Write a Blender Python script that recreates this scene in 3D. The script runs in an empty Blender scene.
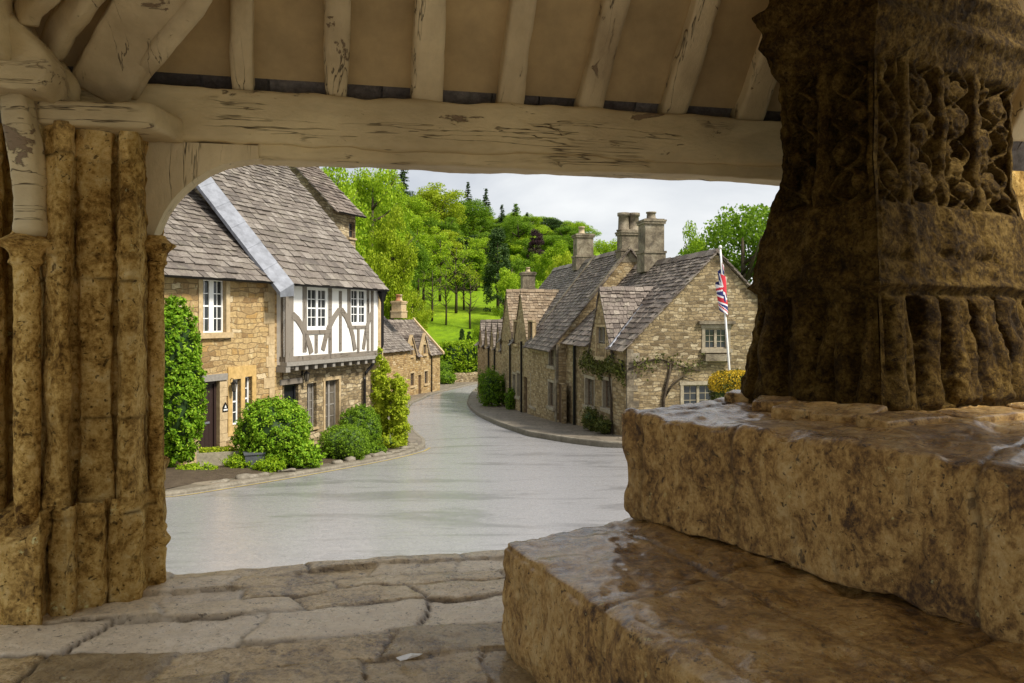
import bpy, bmesh, math, random
import numpy as np
from mathutils import Vector, Matrix

# ------------------------------------------------------------------ camera, sky, sun, exposure
scn = bpy.context.scene
COL = scn.collection
R = math.radians
FPX, HX, HY = 796.4, 512.0, 318.0          # focal length and horizon in picture units, used to lay the plan out in metres

cam_d = bpy.data.cameras.new('camera')
cam_d.lens, cam_d.sensor_width = 28.0, 36.0
cam_d.shift_y = (HY - 341.5) / 1024.0
cam_d.clip_start, cam_d.clip_end = 0.05, 2000
cam = bpy.data.objects.new('camera', cam_d)
cam.rotation_euler = (R(90), 0, 0)
COL.objects.link(cam)
scn.camera = cam

SUN_EL, SUN_AZ = R(50), R(118)             # azimuth clockwise from the view direction (+Y)
w = bpy.data.worlds.new('World')
scn.world = w
w.use_nodes = True
wt = w.node_tree
bg = wt.nodes['Background']
bg.inputs['Strength'].default_value = 0.1
sky = wt.nodes.new('ShaderNodeTexSky')
sky.sky_type = 'NISHITA'
sky.sun_disc = False
sky.sun_elevation, sky.sun_rotation = SUN_EL, SUN_AZ
tc = wt.nodes.new('ShaderNodeTexCoord')
mp = wt.nodes.new('ShaderNodeMapping')
mp.inputs['Scale'].default_value = (1.0, 1.0, 3.2)
mp.inputs['Location'].default_value = (0.3, 0.1, 0.4)
wt.links.new(tc.outputs['Generated'], mp.inputs['Vector'])
cn = wt.nodes.new('ShaderNodeTexNoise')
cn.inputs['Scale'].default_value = 2.6
cn.inputs['Detail'].default_value = 7
cn.inputs['Roughness'].default_value = 0.55
cn.inputs['Distortion'].default_value = 0.3
wt.links.new(mp.outputs['Vector'], cn.inputs['Vector'])
cr = wt.nodes.new('ShaderNodeValToRGB')
cr.color_ramp.elements[0].position = 0.33
cr.color_ramp.elements[0].color = (3.3, 3.42, 3.65, 1)
cr.color_ramp.elements[1].position = 0.62
cr.color_ramp.elements[1].color = (5.2, 5.2, 5.15, 1)
wt.links.new(cn.outputs['Fac'], cr.inputs['Fac'])
mx = wt.nodes.new('ShaderNodeMix')
mx.data_type = 'RGBA'
mx.inputs['Factor'].default_value = 0.9
wt.links.new(sky.outputs['Color'], mx.inputs[6])
wt.links.new(cr.outputs['Color'], mx.inputs[7])
wt.links.new(mx.outputs[2], bg.inputs['Color'])

sun_d = bpy.data.lights.new('sun', 'SUN')
sun_d.energy, sun_d.angle, sun_d.color = 3.6, R(12), (1.0, 0.93, 0.82)
sun = bpy.data.objects.new('sun', sun_d)
sd = Vector((math.sin(SUN_AZ) * math.cos(SUN_EL), math.cos(SUN_AZ) * math.cos(SUN_EL), math.sin(SUN_EL)))
sun.rotation_euler = sd.to_track_quat('Z', 'Y').to_euler()
sun.location = sd * 60
COL.objects.link(sun)

scn.view_settings.view_transform = 'Standard'
scn.view_settings.look = 'None'
scn.view_settings.exposure = 0.95
scn.view_settings.gamma = 1
scn.view_settings.use_curve_mapping = False
scn.cycles.use_denoising = True
scn.cycles.max_bounces = 8
scn.cycles.diffuse_bounces = 5
scn.cycles.glossy_bounces = 3
scn.cycles.transparent_max_bounces = 4

# ------------------------------------------------------------------ helpers
def at(px, py, Y):
    return Vector(((px - HX) / FPX * Y, Y, (HY - py) / FPX * Y))

MATW = {}
def set_props(o, label=None, cat=None, group=None, kind=None):
    if label: o['label'] = label
    if cat: o['category'] = cat
    if group: o['group'] = group
    if kind: o['kind'] = kind
    return o

def thing(name, label, cat, loc=(0, 0, 0), rz=0.0, group=None):
    o = bpy.data.objects.new(name, None)
    o.empty_display_size = 0.3
    o.location = loc
    o.rotation_euler = (0, 0, rz)
    COL.objects.link(o)
    MATW[o.name] = Matrix.Translation(Vector(loc)) @ Matrix.Rotation(rz, 4, 'Z')
    return set_props(o, label, cat, group)

class MB:
    """collects polygons in world coordinates"""
    def __init__(s):
        s.v, s.f, s.mi = [], [], []
    def add(s, vs, fs, mi=0):
        b = len(s.v)
        s.v.extend([tuple(p) for p in vs])
        s.f.extend([tuple(i + b for i in f) for f in fs])
        s.mi.extend([mi] * len(fs))
    def hexa(s, p, mi=0):
        s.add(p, [(0, 3, 2, 1), (4, 5, 6, 7), (0, 1, 5, 4), (1, 2, 6, 5), (2, 3, 7, 6), (3, 0, 4, 7)], mi)
    def obox(s, f, u0, u1, d0, d1, z0, z1, mi=0):
        s.hexa([f(u0, d0, z0), f(u1, d0, z0), f(u1, d1, z0), f(u0, d1, z0), f(u0, d0, z1), f(u1, d0, z1), f(u1, d1, z1), f(u0, d1, z1)], mi)
    def quad(s, a, b, c, d, mi=0):
        s.add([a, b, c, d], [(0, 1, 2, 3)], mi)
    def prism(s, f, poly, d0, d1, mi=0):
        """polygon of (u, z) pushed from depth d0 to d1"""
        n = len(poly)
        vs = [f(u, d0, z) for u, z in poly] + [f(u, d1, z) for u, z in poly]
        fs = [tuple(range(n - 1, -1, -1)), tuple(range(n, 2 * n))]
        fs += [(i, (i + 1) % n, n + (i + 1) % n, n + i) for i in range(n)]
        s.add(vs, fs, mi)
    def tube(s, pts, rad, n=8, mi=0):
        pts = [Vector(p) for p in pts]
        rs = rad if isinstance(rad, (list, tuple)) else [rad] * len(pts)
        vs = []
        for i, p in enumerate(pts):
            d = (pts[min(i + 1, len(pts) - 1)] - pts[max(i - 1, 0)]).normalized()
            a = d.cross(Vector((0, 0, 1)) if abs(d.z) < 0.9 else Vector((1, 0, 0))).normalized()
            b = d.cross(a)
            for k in range(n):
                t = 2 * math.pi * k / n
                vs.append(p + (a * math.cos(t) + b * math.sin(t)) * rs[i])
        fs = []
        for i in range(len(pts) - 1):
            for k in range(n):
                fs.append((i * n + k, i * n + (k + 1) % n, (i + 1) * n + (k + 1) % n, (i + 1) * n + k))
        fs.append(tuple(range(n)))
        fs.append(tuple(range(len(pts) * n - 1, (len(pts) - 1) * n - 1, -1)))
        s.add(vs, fs, mi)
    def lathe(s, c, prof, n=16, mi=0, sx=1, sy=1):
        vs = []
        for r, z in prof:
            for k in range(n):
                t = 2 * math.pi * k / n
                vs.append((c[0] + r * sx * math.cos(t), c[1] + r * sy * math.sin(t), z))
        fs = []
        for i in range(len(prof) - 1):
            for k in range(n):
                fs.append((i * n + k, i * n + (k + 1) % n, (i + 1) * n + (k + 1) % n, (i + 1) * n + k))
        fs.append(tuple(range(n - 1, -1, -1)))
        fs.append(tuple(range((len(prof) - 1) * n, len(prof) * n)))
        s.add(vs, fs, mi)
    def build(s, name, mats, parent=None, smooth=False, recalc=True):
        return link_mesh(name, s.v, s.f, mats, parent, smooth, s.mi, recalc)

def top_of(o):
    while o.parent: o = o.parent
    return o

def link_mesh(name, v, f, mats, parent=None, smooth=False, mi=None, recalc=True, attrs=None):
    me = bpy.data.meshes.new(name)
    if parent is not None:
        M = MATW[top_of(parent).name].inverted()
        A = np.asarray([tuple(p) for p in v], dtype=float).reshape(-1, 3)
        Rm = np.array(M)
        A = A @ Rm[:3, :3].T + Rm[:3, 3]
        v = A.tolist()
    me.from_pydata([tuple(p) for p in v], [], f)
    if not isinstance(mats, (list, tuple)): mats = [mats]
    for m in mats: me.materials.append(m)
    if mi is not None and len(mats) > 1:
        me.polygons.foreach_set('material_index', mi)
    if recalc:
        bm = bmesh.new(); bm.from_mesh(me)
        bmesh.ops.recalc_face_normals(bm, faces=bm.faces)
        bm.to_mesh(me); bm.free()
    if smooth:
        me.polygons.foreach_set('use_smooth', [True] * len(me.polygons))
    if attrs:
        for k, arr in attrs.items():
            a = me.attributes.new(k, 'FLOAT', 'POINT')
            a.data.foreach_set('value', np.asarray(arr, dtype=np.float32))
    me.update()
    o = bpy.data.objects.new(name, me)
    COL.objects.link(o)
    if parent is not None: o.parent = parent
    else: MATW[o.name] = Matrix.Identity(4)
    return o

def copy_tree(o, parent=None):
    c = o.copy(); COL.objects.link(c)
    if parent is not None: c.parent = parent
    for ch in list(o.children): copy_tree(ch, c)
    return c

# vectorised noise
def _h(ix, iy, iz, seed):
    h = (ix.astype(np.int64) * 374761393 + iy.astype(np.int64) * 668265263 + iz.astype(np.int64) * 2147483647 + seed * 1274126177) & 0xffffffff
    h = ((h ^ (h >> 13)) * 1274126177) & 0xffffffff
    h = ((h ^ (h >> 16)) * 2246822519) & 0xffffffff
    return ((h ^ (h >> 15)) & 0xffffff) / float(0xffffff) * 2 - 1
def vnoise(x, y, z, seed=0):
    x, y, z = np.broadcast_arrays(np.asarray(x, float), np.asarray(y, float), np.asarray(z, float))
    ix, iy, iz = np.floor(x), np.floor(y), np.floor(z)
    fx, fy, fz = x - ix, y - iy, z - iz
    fx, fy, fz = [t * t * (3 - 2 * t) for t in (fx, fy, fz)]
    r = 0
    for a in (0, 1):
        for b in (0, 1):
            for c in (0, 1):
                wgt = (fx if a else 1 - fx) * (fy if b else 1 - fy) * (fz if c else 1 - fz)
                r = r + wgt * _h(ix + a, iy + b, iz + c, seed)
    return r
def fbm(x, y, z, oct=4, seed=0):
    r, a = 0, 1.0
    for k in range(oct):
        r = r + a * vnoise(np.asarray(x) * 2 ** k, np.asarray(y) * 2 ** k, np.asarray(z) * 2 ** k, seed + k)
        a *= 0.5
    return r

def grid_faces(nu, nv, flip=False):
    i = np.arange(nu - 1)[:, None] * nv + np.arange(nv - 1)[None, :]
    q = np.stack([i, i + nv, i + nv + 1, i + 1], -1).reshape(-1, 4)
    if flip: q = q[:, ::-1]
    return q.tolist()

def grid_mesh(name, P, mat, parent=None, flip=False, attrs=None, smooth=True):
    nu, nv = P.shape[:2]
    return link_mesh(name, P.reshape(-1, 3), grid_faces(nu, nv, flip), mat, parent, smooth, None, False,
                     {k: a.reshape(-1) for k, a in attrs.items()} if attrs else None)

def rough_block(mb, f, dims, res=0.03, rnd=0.03, amp=0.008, freq=6, seed=0, oct=3, post=None):
    """a box of dims (a,b,c) metres with worn edges; f maps (x,y,z) metres inside the box to world"""
    a, b, c = dims
    vs, fs, idx = [], [], {}
    def seg(L): return max(2, int(round(L / res)))
    na, nb, nc = seg(a), seg(b), seg(c)
    def vid(i, j, k):
        key = (i, j, k)
        if key not in idx:
            idx[key] = len(vs)
            vs.append((a * i / na, b * j / nb, c * k / nc))
        return idx[key]
    for i in range(na):
        for j in range(nb):
            fs.append((vid(i, j, 0), vid(i, j + 1, 0), vid(i + 1, j + 1, 0), vid(i + 1, j, 0)))
            fs.append((vid(i, j, nc), vid(i + 1, j, nc), vid(i + 1, j + 1, nc), vid(i, j + 1, nc)))
        for k in range(nc):
            fs.append((vid(i, 0, k), vid(i + 1, 0, k), vid(i + 1, 0, k + 1), vid(i, 0, k + 1)))
            fs.append((vid(i, nb, k), vid(i, nb, k + 1), vid(i + 1, nb, k + 1), vid(i + 1, nb, k)))
    for j in range(nb):
        for k in range(nc):
            fs.append((vid(0, j, k), vid(0, j, k + 1), vid(0, j + 1, k + 1), vid(0, j + 1, k)))
            fs.append((vid(na, j, k), vid(na, j + 1, k), vid(na, j + 1, k + 1), vid(na, j, k + 1)))
    A = np.array(vs)
    D = np.array(dims)
    rr = min(rnd, 0.49 * min(dims))
    C = np.clip(A, rr, D - rr)
    d = A - C
    L = np.linalg.norm(d, axis=1, keepdims=True)
    Ln = np.maximum(L, 1e-9)
    lim = np.maximum(np.abs(d).max(axis=1, keepdims=True), 1e-9)
    unit = d / Ln
    n1 = fbm(A[:, 0] * freq + seed * 7.1, A[:, 1] * freq, A[:, 2] * freq, oct, seed)[:, None]
    n0 = fbm(A[:, 0] * freq * 0.3 + seed * 3.3, A[:, 1] * freq * 0.3, A[:, 2] * freq * 0.3, 2, seed + 50)[:, None]
    ex_ = post(A, unit)[:, None] if post else 0.0
    A2 = C + unit * (lim + amp * n1 + amp * 1.6 * n0 + ex_)
    mb.add([f(*p) for p in A2.tolist()], fs)

def wall(mb, f, u0, u1, z0, top, ops, depth=0.22, cuts=(), mi=0):
    cs = sorted({u0, u1, *[o[0] for o in ops], *[o[1] for o in ops], *cuts})
    cs = [c for c in cs if u0 <= c <= u1]
    for a, b in zip(cs[:-1], cs[1:]):
        if b - a < 1e-5: continue
        m = 0.5 * (a + b)
        ta, tb = top(a + 1e-4), top(b - 1e-4)
        z = z0
        for o in sorted([o for o in ops if o[0] <= m <= o[1]], key=lambda o: o[2]):
            if o[2] > z: mb.quad(f(a, 0, z), f(b, 0, z), f(b, 0, o[2]), f(a, 0, o[2]), mi)
            z = o[3]
        if z < max(ta, tb): mb.quad(f(a, 0, z), f(b, 0, z), f(b, 0, tb), f(a, 0, ta), mi)
    for a, b, c, d in ops:
        mb.quad(f(a, 0, c), f(a, depth, c), f(a, depth, d), f(a, 0, d), mi)
        mb.quad(f(b, 0, c), f(b, depth, c), f(b, depth, d), f(b, 0, d), mi)
        mb.quad(f(a, 0, c), f(b, 0, c), f(b, depth, c), f(a, depth, c), mi)
        mb.quad(f(a, 0, d), f(b, 0, d), f(b, depth, d), f(a, depth, d), mi)

def roof_slabs(mb, O, ax, ay, L, H, seed, ex=(0.27, 0.15), wd=(0.15, 0.36), skip=None, th=0.035, under=True, ragged=0.02):
    rng = random.Random(seed)
    O, ax, ay = Vector(O), Vector(ax).normalized(), Vector(ay).normalized()
    n = ax.cross(ay).normalized()
    if n.z < 0: n = -n
    if under:
        if skip is None:
            mb.quad(O, O + ax * L, O + ax * L + ay * H, O + ay * H)
    v = -0.03
    while v < H:
        e = ex[0] + (ex[1] - ex[0]) * max(0, v) / H
        u = -rng.random() * 0.3
        sag = rng.uniform(-1, 1) * 0.006
        while u < L:
            wv = rng.uniform(*wd) * (1.15 - 0.4 * max(0, v) / H)
            a, b = max(u, -0.02), min(u + wv - 0.012, L + 0.02)
            u += wv
            if b - a < 0.05: continue
            if skip and skip((a + b) / 2, v + e * 0.5): continue
            lo = v + rng.uniform(-1, 1) * ragged
            hi = min(v + e * 1.7, H)
            h0 = 0.062 + rng.uniform(-1, 1) * 0.018 + sag
            h1 = 0.012
            sk = rng.uniform(-1, 1) * 0.015
            p = [O + ax * a + ay * (lo + sk) + n * (h0 - th), O + ax * b + ay * (lo - sk) + n * (h0 - th + rng.uniform(-1, 1) * 0.006), O + ax * b + ay * hi + n * (h1 - th), O + ax * a + ay * hi + n * (h1 - th)]
            q = [t + n * th for t in p]
            mb.hexa(p + q)
        v += e
    return mb

def ridge_caps(mb, A, B, seed, wdt=0.2, h=0.1, step=0.45):
    rng = random.Random(seed)
    A, B = Vector(A), Vector(B)
    L = (B - A).length
    d = (B - A).normalized()
    s = d.cross(Vector((0, 0, 1))).normalized()
    t = 0
    while t < L - 0.05:
        e = min(L, t + step * rng.uniform(0.8, 1.2))
        j = rng.uniform(-0.015, 0.02)
        P0, P1 = A + d * t, A + d * (e - 0.015)
        up = Vector((0, 0, 1))
        vs = []
        for P in (P0, P1):
            vs += [P - s * wdt - up * (wdt * 0.9 - j), P + up * (h * 0.55 + j), P + s * wdt - up * (wdt * 0.9 - j), P - up * 0.06]
        mb.add(vs, [(0, 1, 5, 4), (1, 2, 6, 5), (2, 3, 7, 6), (3, 0, 4, 7), (0, 3, 2, 1), (4, 5, 6, 7)])
        t = e

# ------------------------------------------------------------------ materials
class NT:
    def __init__(s, name):
        s.m = bpy.data.materials.new(name)
        s.m.use_nodes = True
        s.t = s.m.node_tree
        s.b = s.t.nodes['Principled BSDF']
        s.out = s.t.nodes['Material Output']
    def n(s, typ, ins=None, **props):
        nd = s.t.nodes.new('ShaderNode' + typ)
        for k, v in props.items(): setattr(nd, k, v)
        for k, v in (ins or {}).items():
            if isinstance(v, bpy.types.NodeSocket): s.t.links.new(v, nd.inputs[k])
            else: nd.inputs[k].default_value = v
        return nd
    def l(s, a, b): s.t.links.new(a, b)
    def coords(s, which='Object'): return s.n('TexCoord').outputs[which]
    def noise(s, vec, scale, detail=4, rough=0.55, dist=0.0):
        return s.n('TexNoise', {'Vector': vec, 'Scale': scale, 'Detail': detail, 'Roughness': rough, 'Distortion': dist}).outputs['Fac']
    def ramp(s, fac, stops, interp='LINEAR'):
        nd = s.n('ValToRGB', {'Fac': fac})
        cr = nd.color_ramp
        cr.interpolation = interp
        while len(cr.elements) < len(stops): cr.elements.new(0.5)
        for e, (p, c) in zip(cr.elements, stops):
            e.position = p
            e.color = (*c, 1) if len(c) == 3 else c
        return nd.outputs['Color']
    def val(s, fac, a, b, lo=0.0, hi=1.0):
        nd = s.n('MapRange', {'Value': fac, 'From Min': a, 'From Max': b, 'To Min': lo, 'To Max': hi})
        return nd.outputs['Result']
    def mix(s, fac, a, b, mode='MIX'):
        nd = s.n('Mix', data_type='RGBA', blend_type=mode)
        for k, v in ((0, fac), (6, a), (7, b)):
            if isinstance(v, bpy.types.NodeSocket): s.l(v, nd.inputs[k])
            else: nd.inputs[k].default_value = v if k == 0 else (*v, 1)
        return nd.outputs[2]
    def math(s, op, a, b=None):
        nd = s.n('Math', operation=op)
        for k, v in ((0, a), (1, b)):
            if v is None: continue
            if isinstance(v, bpy.types.NodeSocket): s.l(v, nd.inputs[k])
            else: nd.inputs[k].default_value = v
        return nd.outputs[0]
    def bump(s, h, dist=0.01, strength=1.0, prev=None):
        nd = s.n('Bump', {'Height': h, 'Distance': dist, 'Strength': strength})
        if prev is not None: s.l(prev, nd.inputs['Normal'])
        return nd.outputs['Normal']
    def scale(s, vec, sc):
        return s.n('Mapping', {'Vector': vec, 'Scale': sc}).outputs['Vector']
    def done(s, color=None, rough=0.8, normal=None, metal=0.0, spec=None):
        for k, v in (('Base Color', color), ('Roughness', rough), ('Normal', normal), ('Metallic', metal), ('Specular IOR Level', spec)):
            if v is None: continue
            if isinstance(v, bpy.types.NodeSocket): s.l(v, s.b.inputs[k])
            else: s.b.inputs[k].default_value = (*v, 1) if k == 'Base Color' else v
        return s.m

def m_rubble(name, stops, mortar, bw=0.34, rh=0.135, bump=0.03, stain=(0.1, 0.07, 0.04), stain_amt=0.5):
    t = NT(name)
    co = t.coords()
    sx = t.n('SeparateXYZ', {'Vector': co})
    u = t.math('ADD', sx.outputs[0], sx.outputs[1])
    n1 = t.n('TexNoise', {'Vector': t.scale(co, (0.8, 0.8, 2.2)), 'Scale': 1.6, 'Detail': 2}).outputs['Color']
    n2 = t.n('TexNoise', {'Vector': co, 'Scale': 9.0, 'Detail': 3}).outputs['Color']
    s1, s2 = t.n('SeparateColor', {'Color': n1}), t.n('SeparateColor', {'Color': n2})
    uu = t.math('ADD', u, t.math('MULTIPLY', s1.outputs[0], 0.5)); uu = t.math('ADD', uu, t.math('MULTIPLY', s2.outputs[0], 0.07))
    vv = t.math('ADD', sx.outputs[2], t.math('MULTIPLY', s1.outputs[1], 0.28)); vv = t.math('ADD', vv, t.math('MULTIPLY', s2.outputs[1], 0.055))
    vec = t.n('CombineXYZ', {'X': uu, 'Y': vv, 'Z': 0.0}).outputs[0]
    bk = t.n('TexBrick', {'Vector': vec, 'Color1': (0, 0, 0, 1), 'Color2': (1, 1, 1, 1), 'Mortar': (0.5, 0.5, 0.5, 1), 'Scale': 1.0, 'Mortar Size': 0.012, 'Mortar Smooth': 0.6, 'Bias': 0.0, 'Brick Width': bw, 'Row Height': rh}, offset=0.45, offset_frequency=2, squash=0.62, squash_frequency=3)
    cell = t.n('SeparateColor', {'Color': bk.outputs['Color']}).outputs[0]
    col = t.ramp(cell, stops)
    nz = t.noise(co, 11, 6, 0.7)
    col = t.mix(t.val(nz, 0.35, 0.75, 0, 0.6), col, tuple(c * 0.5 for c in stops[0][1]))
    nl = t.noise(co, 4.1, 5, 0.7)
    col = t.mix(t.val(nl, 0.55, 0.72, 0, 0.45), col, tuple(min(0.7, c * 1.25) for c in stops[-1][1]))
    big = t.noise(co, 0.55, 4, 0.6)
    col = t.mix(t.val(big, 0.5, 0.75, 0, stain_amt), col, stain)
    col = t.mix(t.math('MULTIPLY', bk.outputs['Fac'], 0.75), col, mortar)
    h = t.math('SUBTRACT', t.math('MULTIPLY', nz, 0.8), t.math('MULTIPLY', bk.outputs['Fac'], 0.9))
    h = t.math('ADD', h, t.math('MULTIPLY', cell, 0.35))
    return t.done(col, 0.9, t.bump(h, bump, 1.0), spec=0.2)

def m_stone(name, stops, sc=1.0, bump=0.012, rough=(0.6, 0.95), pits=0.5, spec=0.3, coat=None):
    t = NT(name)
    co = t.coords()
    a = t.noise(co, 2.2 * sc, 7, 0.62, 0.4)
    b = t.noise(co, 14 * sc, 6, 0.7)
    c = t.noise(co, 60 * sc, 4, 0.7)
    col = t.ramp(a, stops)
    col = t.mix(t.val(b, 0.35, 0.7, 0, 0.6), col, tuple(x * 0.45 for x in stops[0][1]))
    vo = t.n('TexVoronoi', {'Vector': co, 'Scale': 26 * sc, 'Randomness': 1.0}).outputs['Distance']
    pit = t.val(vo, 0.08, 0.3, 1, 0)
    pit = t.math('MULTIPLY', pit, t.val(t.noise(co, 5 * sc, 3), 0.45, 0.6))
    col = t.mix(t.math('MULTIPLY', pit, pits), col, (0.03, 0.02, 0.012))
    h = t.math('ADD', t.math('MULTIPLY', b, 1.0), t.math('MULTIPLY', c, 0.35))
    h = t.math('SUBTRACT', h, t.math('MULTIPLY', pit, 0.5))
    r = t.val(t.noise(co, 3.1 * sc, 5, 0.6), 0.35, 0.65, rough[0], rough[1])
    return t.done(col, r, t.bump(h, bump, 1.0), spec=spec)

def m_oldstone(name, dark, mid, gold, pale, sc=1.0, bump=0.03, wet=False, streak=0.6, attr=False, zs=0.62, coat=0.6):
    """weathered limestone: contrast at every size from blotches to grit, dark stains, lichen spots, pits"""
    t = NT(name)
    co = t.coords()
    ce = t.scale(co, (1, 1, zs))
    a = t.noise(ce, 2.6 * sc, 12, 0.72, 0.5)
    b = t.noise(ce, 15 * sc, 8, 0.75, 0.3)
    c = t.noise(ce, 46 * sc, 5, 0.75)
    f = t.math('ADD', t.math('MULTIPLY', a, 0.38), t.math('ADD', t.math('MULTIPLY', b, 0.36), t.math('MULTIPLY', c, 0.26)))
    col = t.ramp(f, [(0.415, dark), (0.472, mid), (0.52, gold), (0.6, pale)])
    if attr:
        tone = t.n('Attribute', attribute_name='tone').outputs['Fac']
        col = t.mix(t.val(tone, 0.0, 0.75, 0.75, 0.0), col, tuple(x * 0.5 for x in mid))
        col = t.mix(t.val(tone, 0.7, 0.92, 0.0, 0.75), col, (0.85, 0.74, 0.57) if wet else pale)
    st = t.noise(t.scale(co, (1, 1, 0.16)), 7 * sc, 8, 0.75)
    col = t.mix(t.val(st, 0.54, 0.64, 0, streak), col, dark)
    blk = t.val(t.noise(co, 3.3 * sc, 9, 0.78, 1.0), 0.6, 0.64)
    col = t.mix(t.math('MULTIPLY', blk, 0.65), col, tuple(x * 0.5 for x in dark))
    li = t.val(t.noise(co, 11 * sc, 8, 0.8), 0.625, 0.65)
    col = t.mix(t.math('MULTIPLY', li, 0.6), col, tuple(min(0.75, x * 1.3) for x in pale))
    pit = t.val(t.noise(ce, 24 * sc, 4, 0.6, 0.6), 0.645, 0.68)
    pit = t.math('MAXIMUM', pit, t.val(t.noise(co, 62 * sc, 3, 0.6), 0.64, 0.68))
    col = t.mix(t.math('MULTIPLY', pit, 0.75), col, tuple(x * 0.35 for x in dark))
    if attr:
        jt = t.n('Attribute', attribute_name='joint').outputs['Fac']
        col = t.mix(t.math('MULTIPLY', jt, 0.9), col, tuple(x * 0.5 for x in dark))
    h = t.math('ADD', t.math('MULTIPLY', b, 1.0), t.math('ADD', t.math('MULTIPLY', c, 0.3), t.math('MULTIPLY', a, 0.5)))
    h = t.math('SUBTRACT', h, t.math('MULTIPLY', pit, 0.35))
    r = 0.85
    if wet:
        nz = t.n('SeparateXYZ', {'Vector': t.n('NewGeometry').outputs['Normal']}).outputs[2]
        topf = t.val(nz, 0.45, 0.85)
        rt = t.val(t.noise(co, 5, 8, 0.7), 0.38, 0.62, 0.2, 0.42)
        r = t.n('Mix', {0: topf, 2: 0.85, 3: rt}).outputs[0]
        t.l(t.math('MULTIPLY', topf, coat), t.b.inputs['Coat Weight'])
        t.l(t.val(t.noise(co, 6, 6, 0.7), 0.4, 0.6, 0.1, 0.3), t.b.inputs['Coat Roughness'])
        k = t.n('Mix', {0: topf, 2: 1.0, 3: 0.8}).outputs[0]
        bp = t.n('Bump', {'Height': h, 'Distance': bump, 'Strength': k}).outputs['Normal']
    else:
        bp = t.bump(h, bump, 1.0)
    return t.done(col, r, bp, spec=(0.45 if coat < 0.4 else 0.8) if wet else 0.12)

def m_slate(name, stops, lichen=(0.3, 0.28, 0.2), lich=0.35):
    t = NT(name)
    co = t.coords()
    rnd = t.n('NewGeometry').outputs['Random Per Island']
    col = t.ramp(rnd, stops)
    a = t.noise(co, 3.5, 6, 0.7)
    col = t.mix(t.val(a, 0.52, 0.7, 0, lich), col, lichen)
    b = t.noise(co, 18, 5, 0.7)
    col = t.mix(t.val(b, 0.4, 0.7, 0, 0.6), col, tuple(x * 0.4 for x in stops[0][1]))
    return t.done(col, t.val(b, 0.3, 0.7, 0.5, 0.85), t.bump(b, 0.02, 0.8), spec=0.35)

def m_leaf(name, stops, trans=0.42):
    t = NT(name)
    rnd = t.n('NewGeometry').outputs['Random Per Island']
    oi = t.n('ObjectInfo').outputs['Random']
    f = t.math('ADD', t.math('MULTIPLY', rnd, 0.75), t.math('MULTIPLY', oi, 0.25))
    col = t.ramp(f, stops)
    t.b.inputs['Roughness'].default_value = 0.5
    t.b.inputs['Specular IOR Level'].default_value = 0.12
    t.l(col, t.b.inputs['Base Color'])
    tr = t.n('BsdfTranslucent', {'Color': col})
    ms = t.n('MixShader', {'Fac': trans})
    t.l(t.b.outputs[0], ms.inputs[1]); t.l(tr.outputs[0], ms.inputs[2]); t.l(ms.outputs[0], t.out.inputs[0])
    return t.m

def m_paintwood(name, paint, wood, axis=(1, 1, 1), chip=0.62, rough=0.6, dirt=(0.2, 0.13, 0.06), crack=(0.35, 3, 7)):
    t = NT(name)
    co = t.scale(t.coords(), axis)
    a = t.noise(co, 5, 8, 0.68, 0.6)
    g = t.noise(co, 26, 5, 0.7)
    col = t.mix(t.val(t.noise(co, 1.4, 5, 0.6), 0.35, 0.72, 0, 0.75), paint, dirt)
    col = t.mix(t.val(g, 0.5, 0.8, 0, 0.3), col, tuple(x * 0.5 for x in paint))
    a2 = t.noise(co, 17, 6, 0.75)
    ch = t.math('MAXIMUM', t.val(a, chip, chip + 0.02), t.val(t.math('ADD', t.math('MULTIPLY', a, 0.5), t.math('MULTIPLY', a2, 0.5)), chip - 0.015, chip + 0.0))
    cw = t.noise(t.scale(t.coords(), crack), 1.0, 5, 0.6, 0.3)
    ck = t.val(t.math('ABSOLUTE', t.math('SUBTRACT', cw, 0.53)), 0.0, 0.006, 1, 0)
    ck = t.math('MULTIPLY', ck, t.val(t.noise(co, 1.9, 3), 0.47, 0.56))
    col = t.mix(ch, col, wood)
    col = t.mix(t.math('MULTIPLY', ck, 0.85), col, (0.02, 0.012, 0.006))
    h = t.math('SUBTRACT', t.math('MULTIPLY', g, 0.6), t.math('MULTIPLY', ch, 0.5))
    h = t.math('SUBTRACT', h, t.math('MULTIPLY', ck, 0.9))
    return t.done(col, rough, t.bump(h, 0.012, 0.9), spec=0.3)

def m_plain(name, col, rough=0.6, metal=0.0, var=0.25, sc=6, bump=0.003, spec=0.4):
    t = NT(name)
    co = t.coords()
    a = t.noise(co, sc, 6, 0.65)
    c = t.mix(t.val(a, 0.3, 0.75, 0, 1), col, tuple(x * (1 - var) for x in col))
    return t.done(c, rough, t.bump(a, bump, 0.8), metal, spec)

M = {}
M['rubble_honey'] = m_rubble('honey_rubble_stone', [(0.0, (0.24, 0.15, 0.065)), (0.35, (0.42, 0.295, 0.14)), (0.65, (0.5, 0.36, 0.17)), (0.85, (0.4, 0.245, 0.085)), (1.0, (0.64, 0.53, 0.34))], (0.24, 0.165, 0.085), 0.36, 0.14, 0.04, stain_amt=0.25)
M['rubble_grey'] = m_rubble('weathered_rubble_stone', [(0.0, (0.15, 0.11, 0.06)), (0.4, (0.3, 0.228, 0.125)), (0.7, (0.41, 0.315, 0.175)), (1.0, (0.54, 0.455, 0.3))], (0.2, 0.165, 0.115), 0.3, 0.115, 0.045, stain_amt=0.45)
M['rubble_row'] = m_rubble('row_cottage_stone', [(0.0, (0.2, 0.142, 0.07)), (0.4, (0.36, 0.265, 0.135)), (0.7, (0.44, 0.33, 0.175)), (1.0, (0.52, 0.43, 0.27))], (0.23, 0.18, 0.115), 0.32, 0.125, 0.035, stain_amt=0.5)
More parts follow.
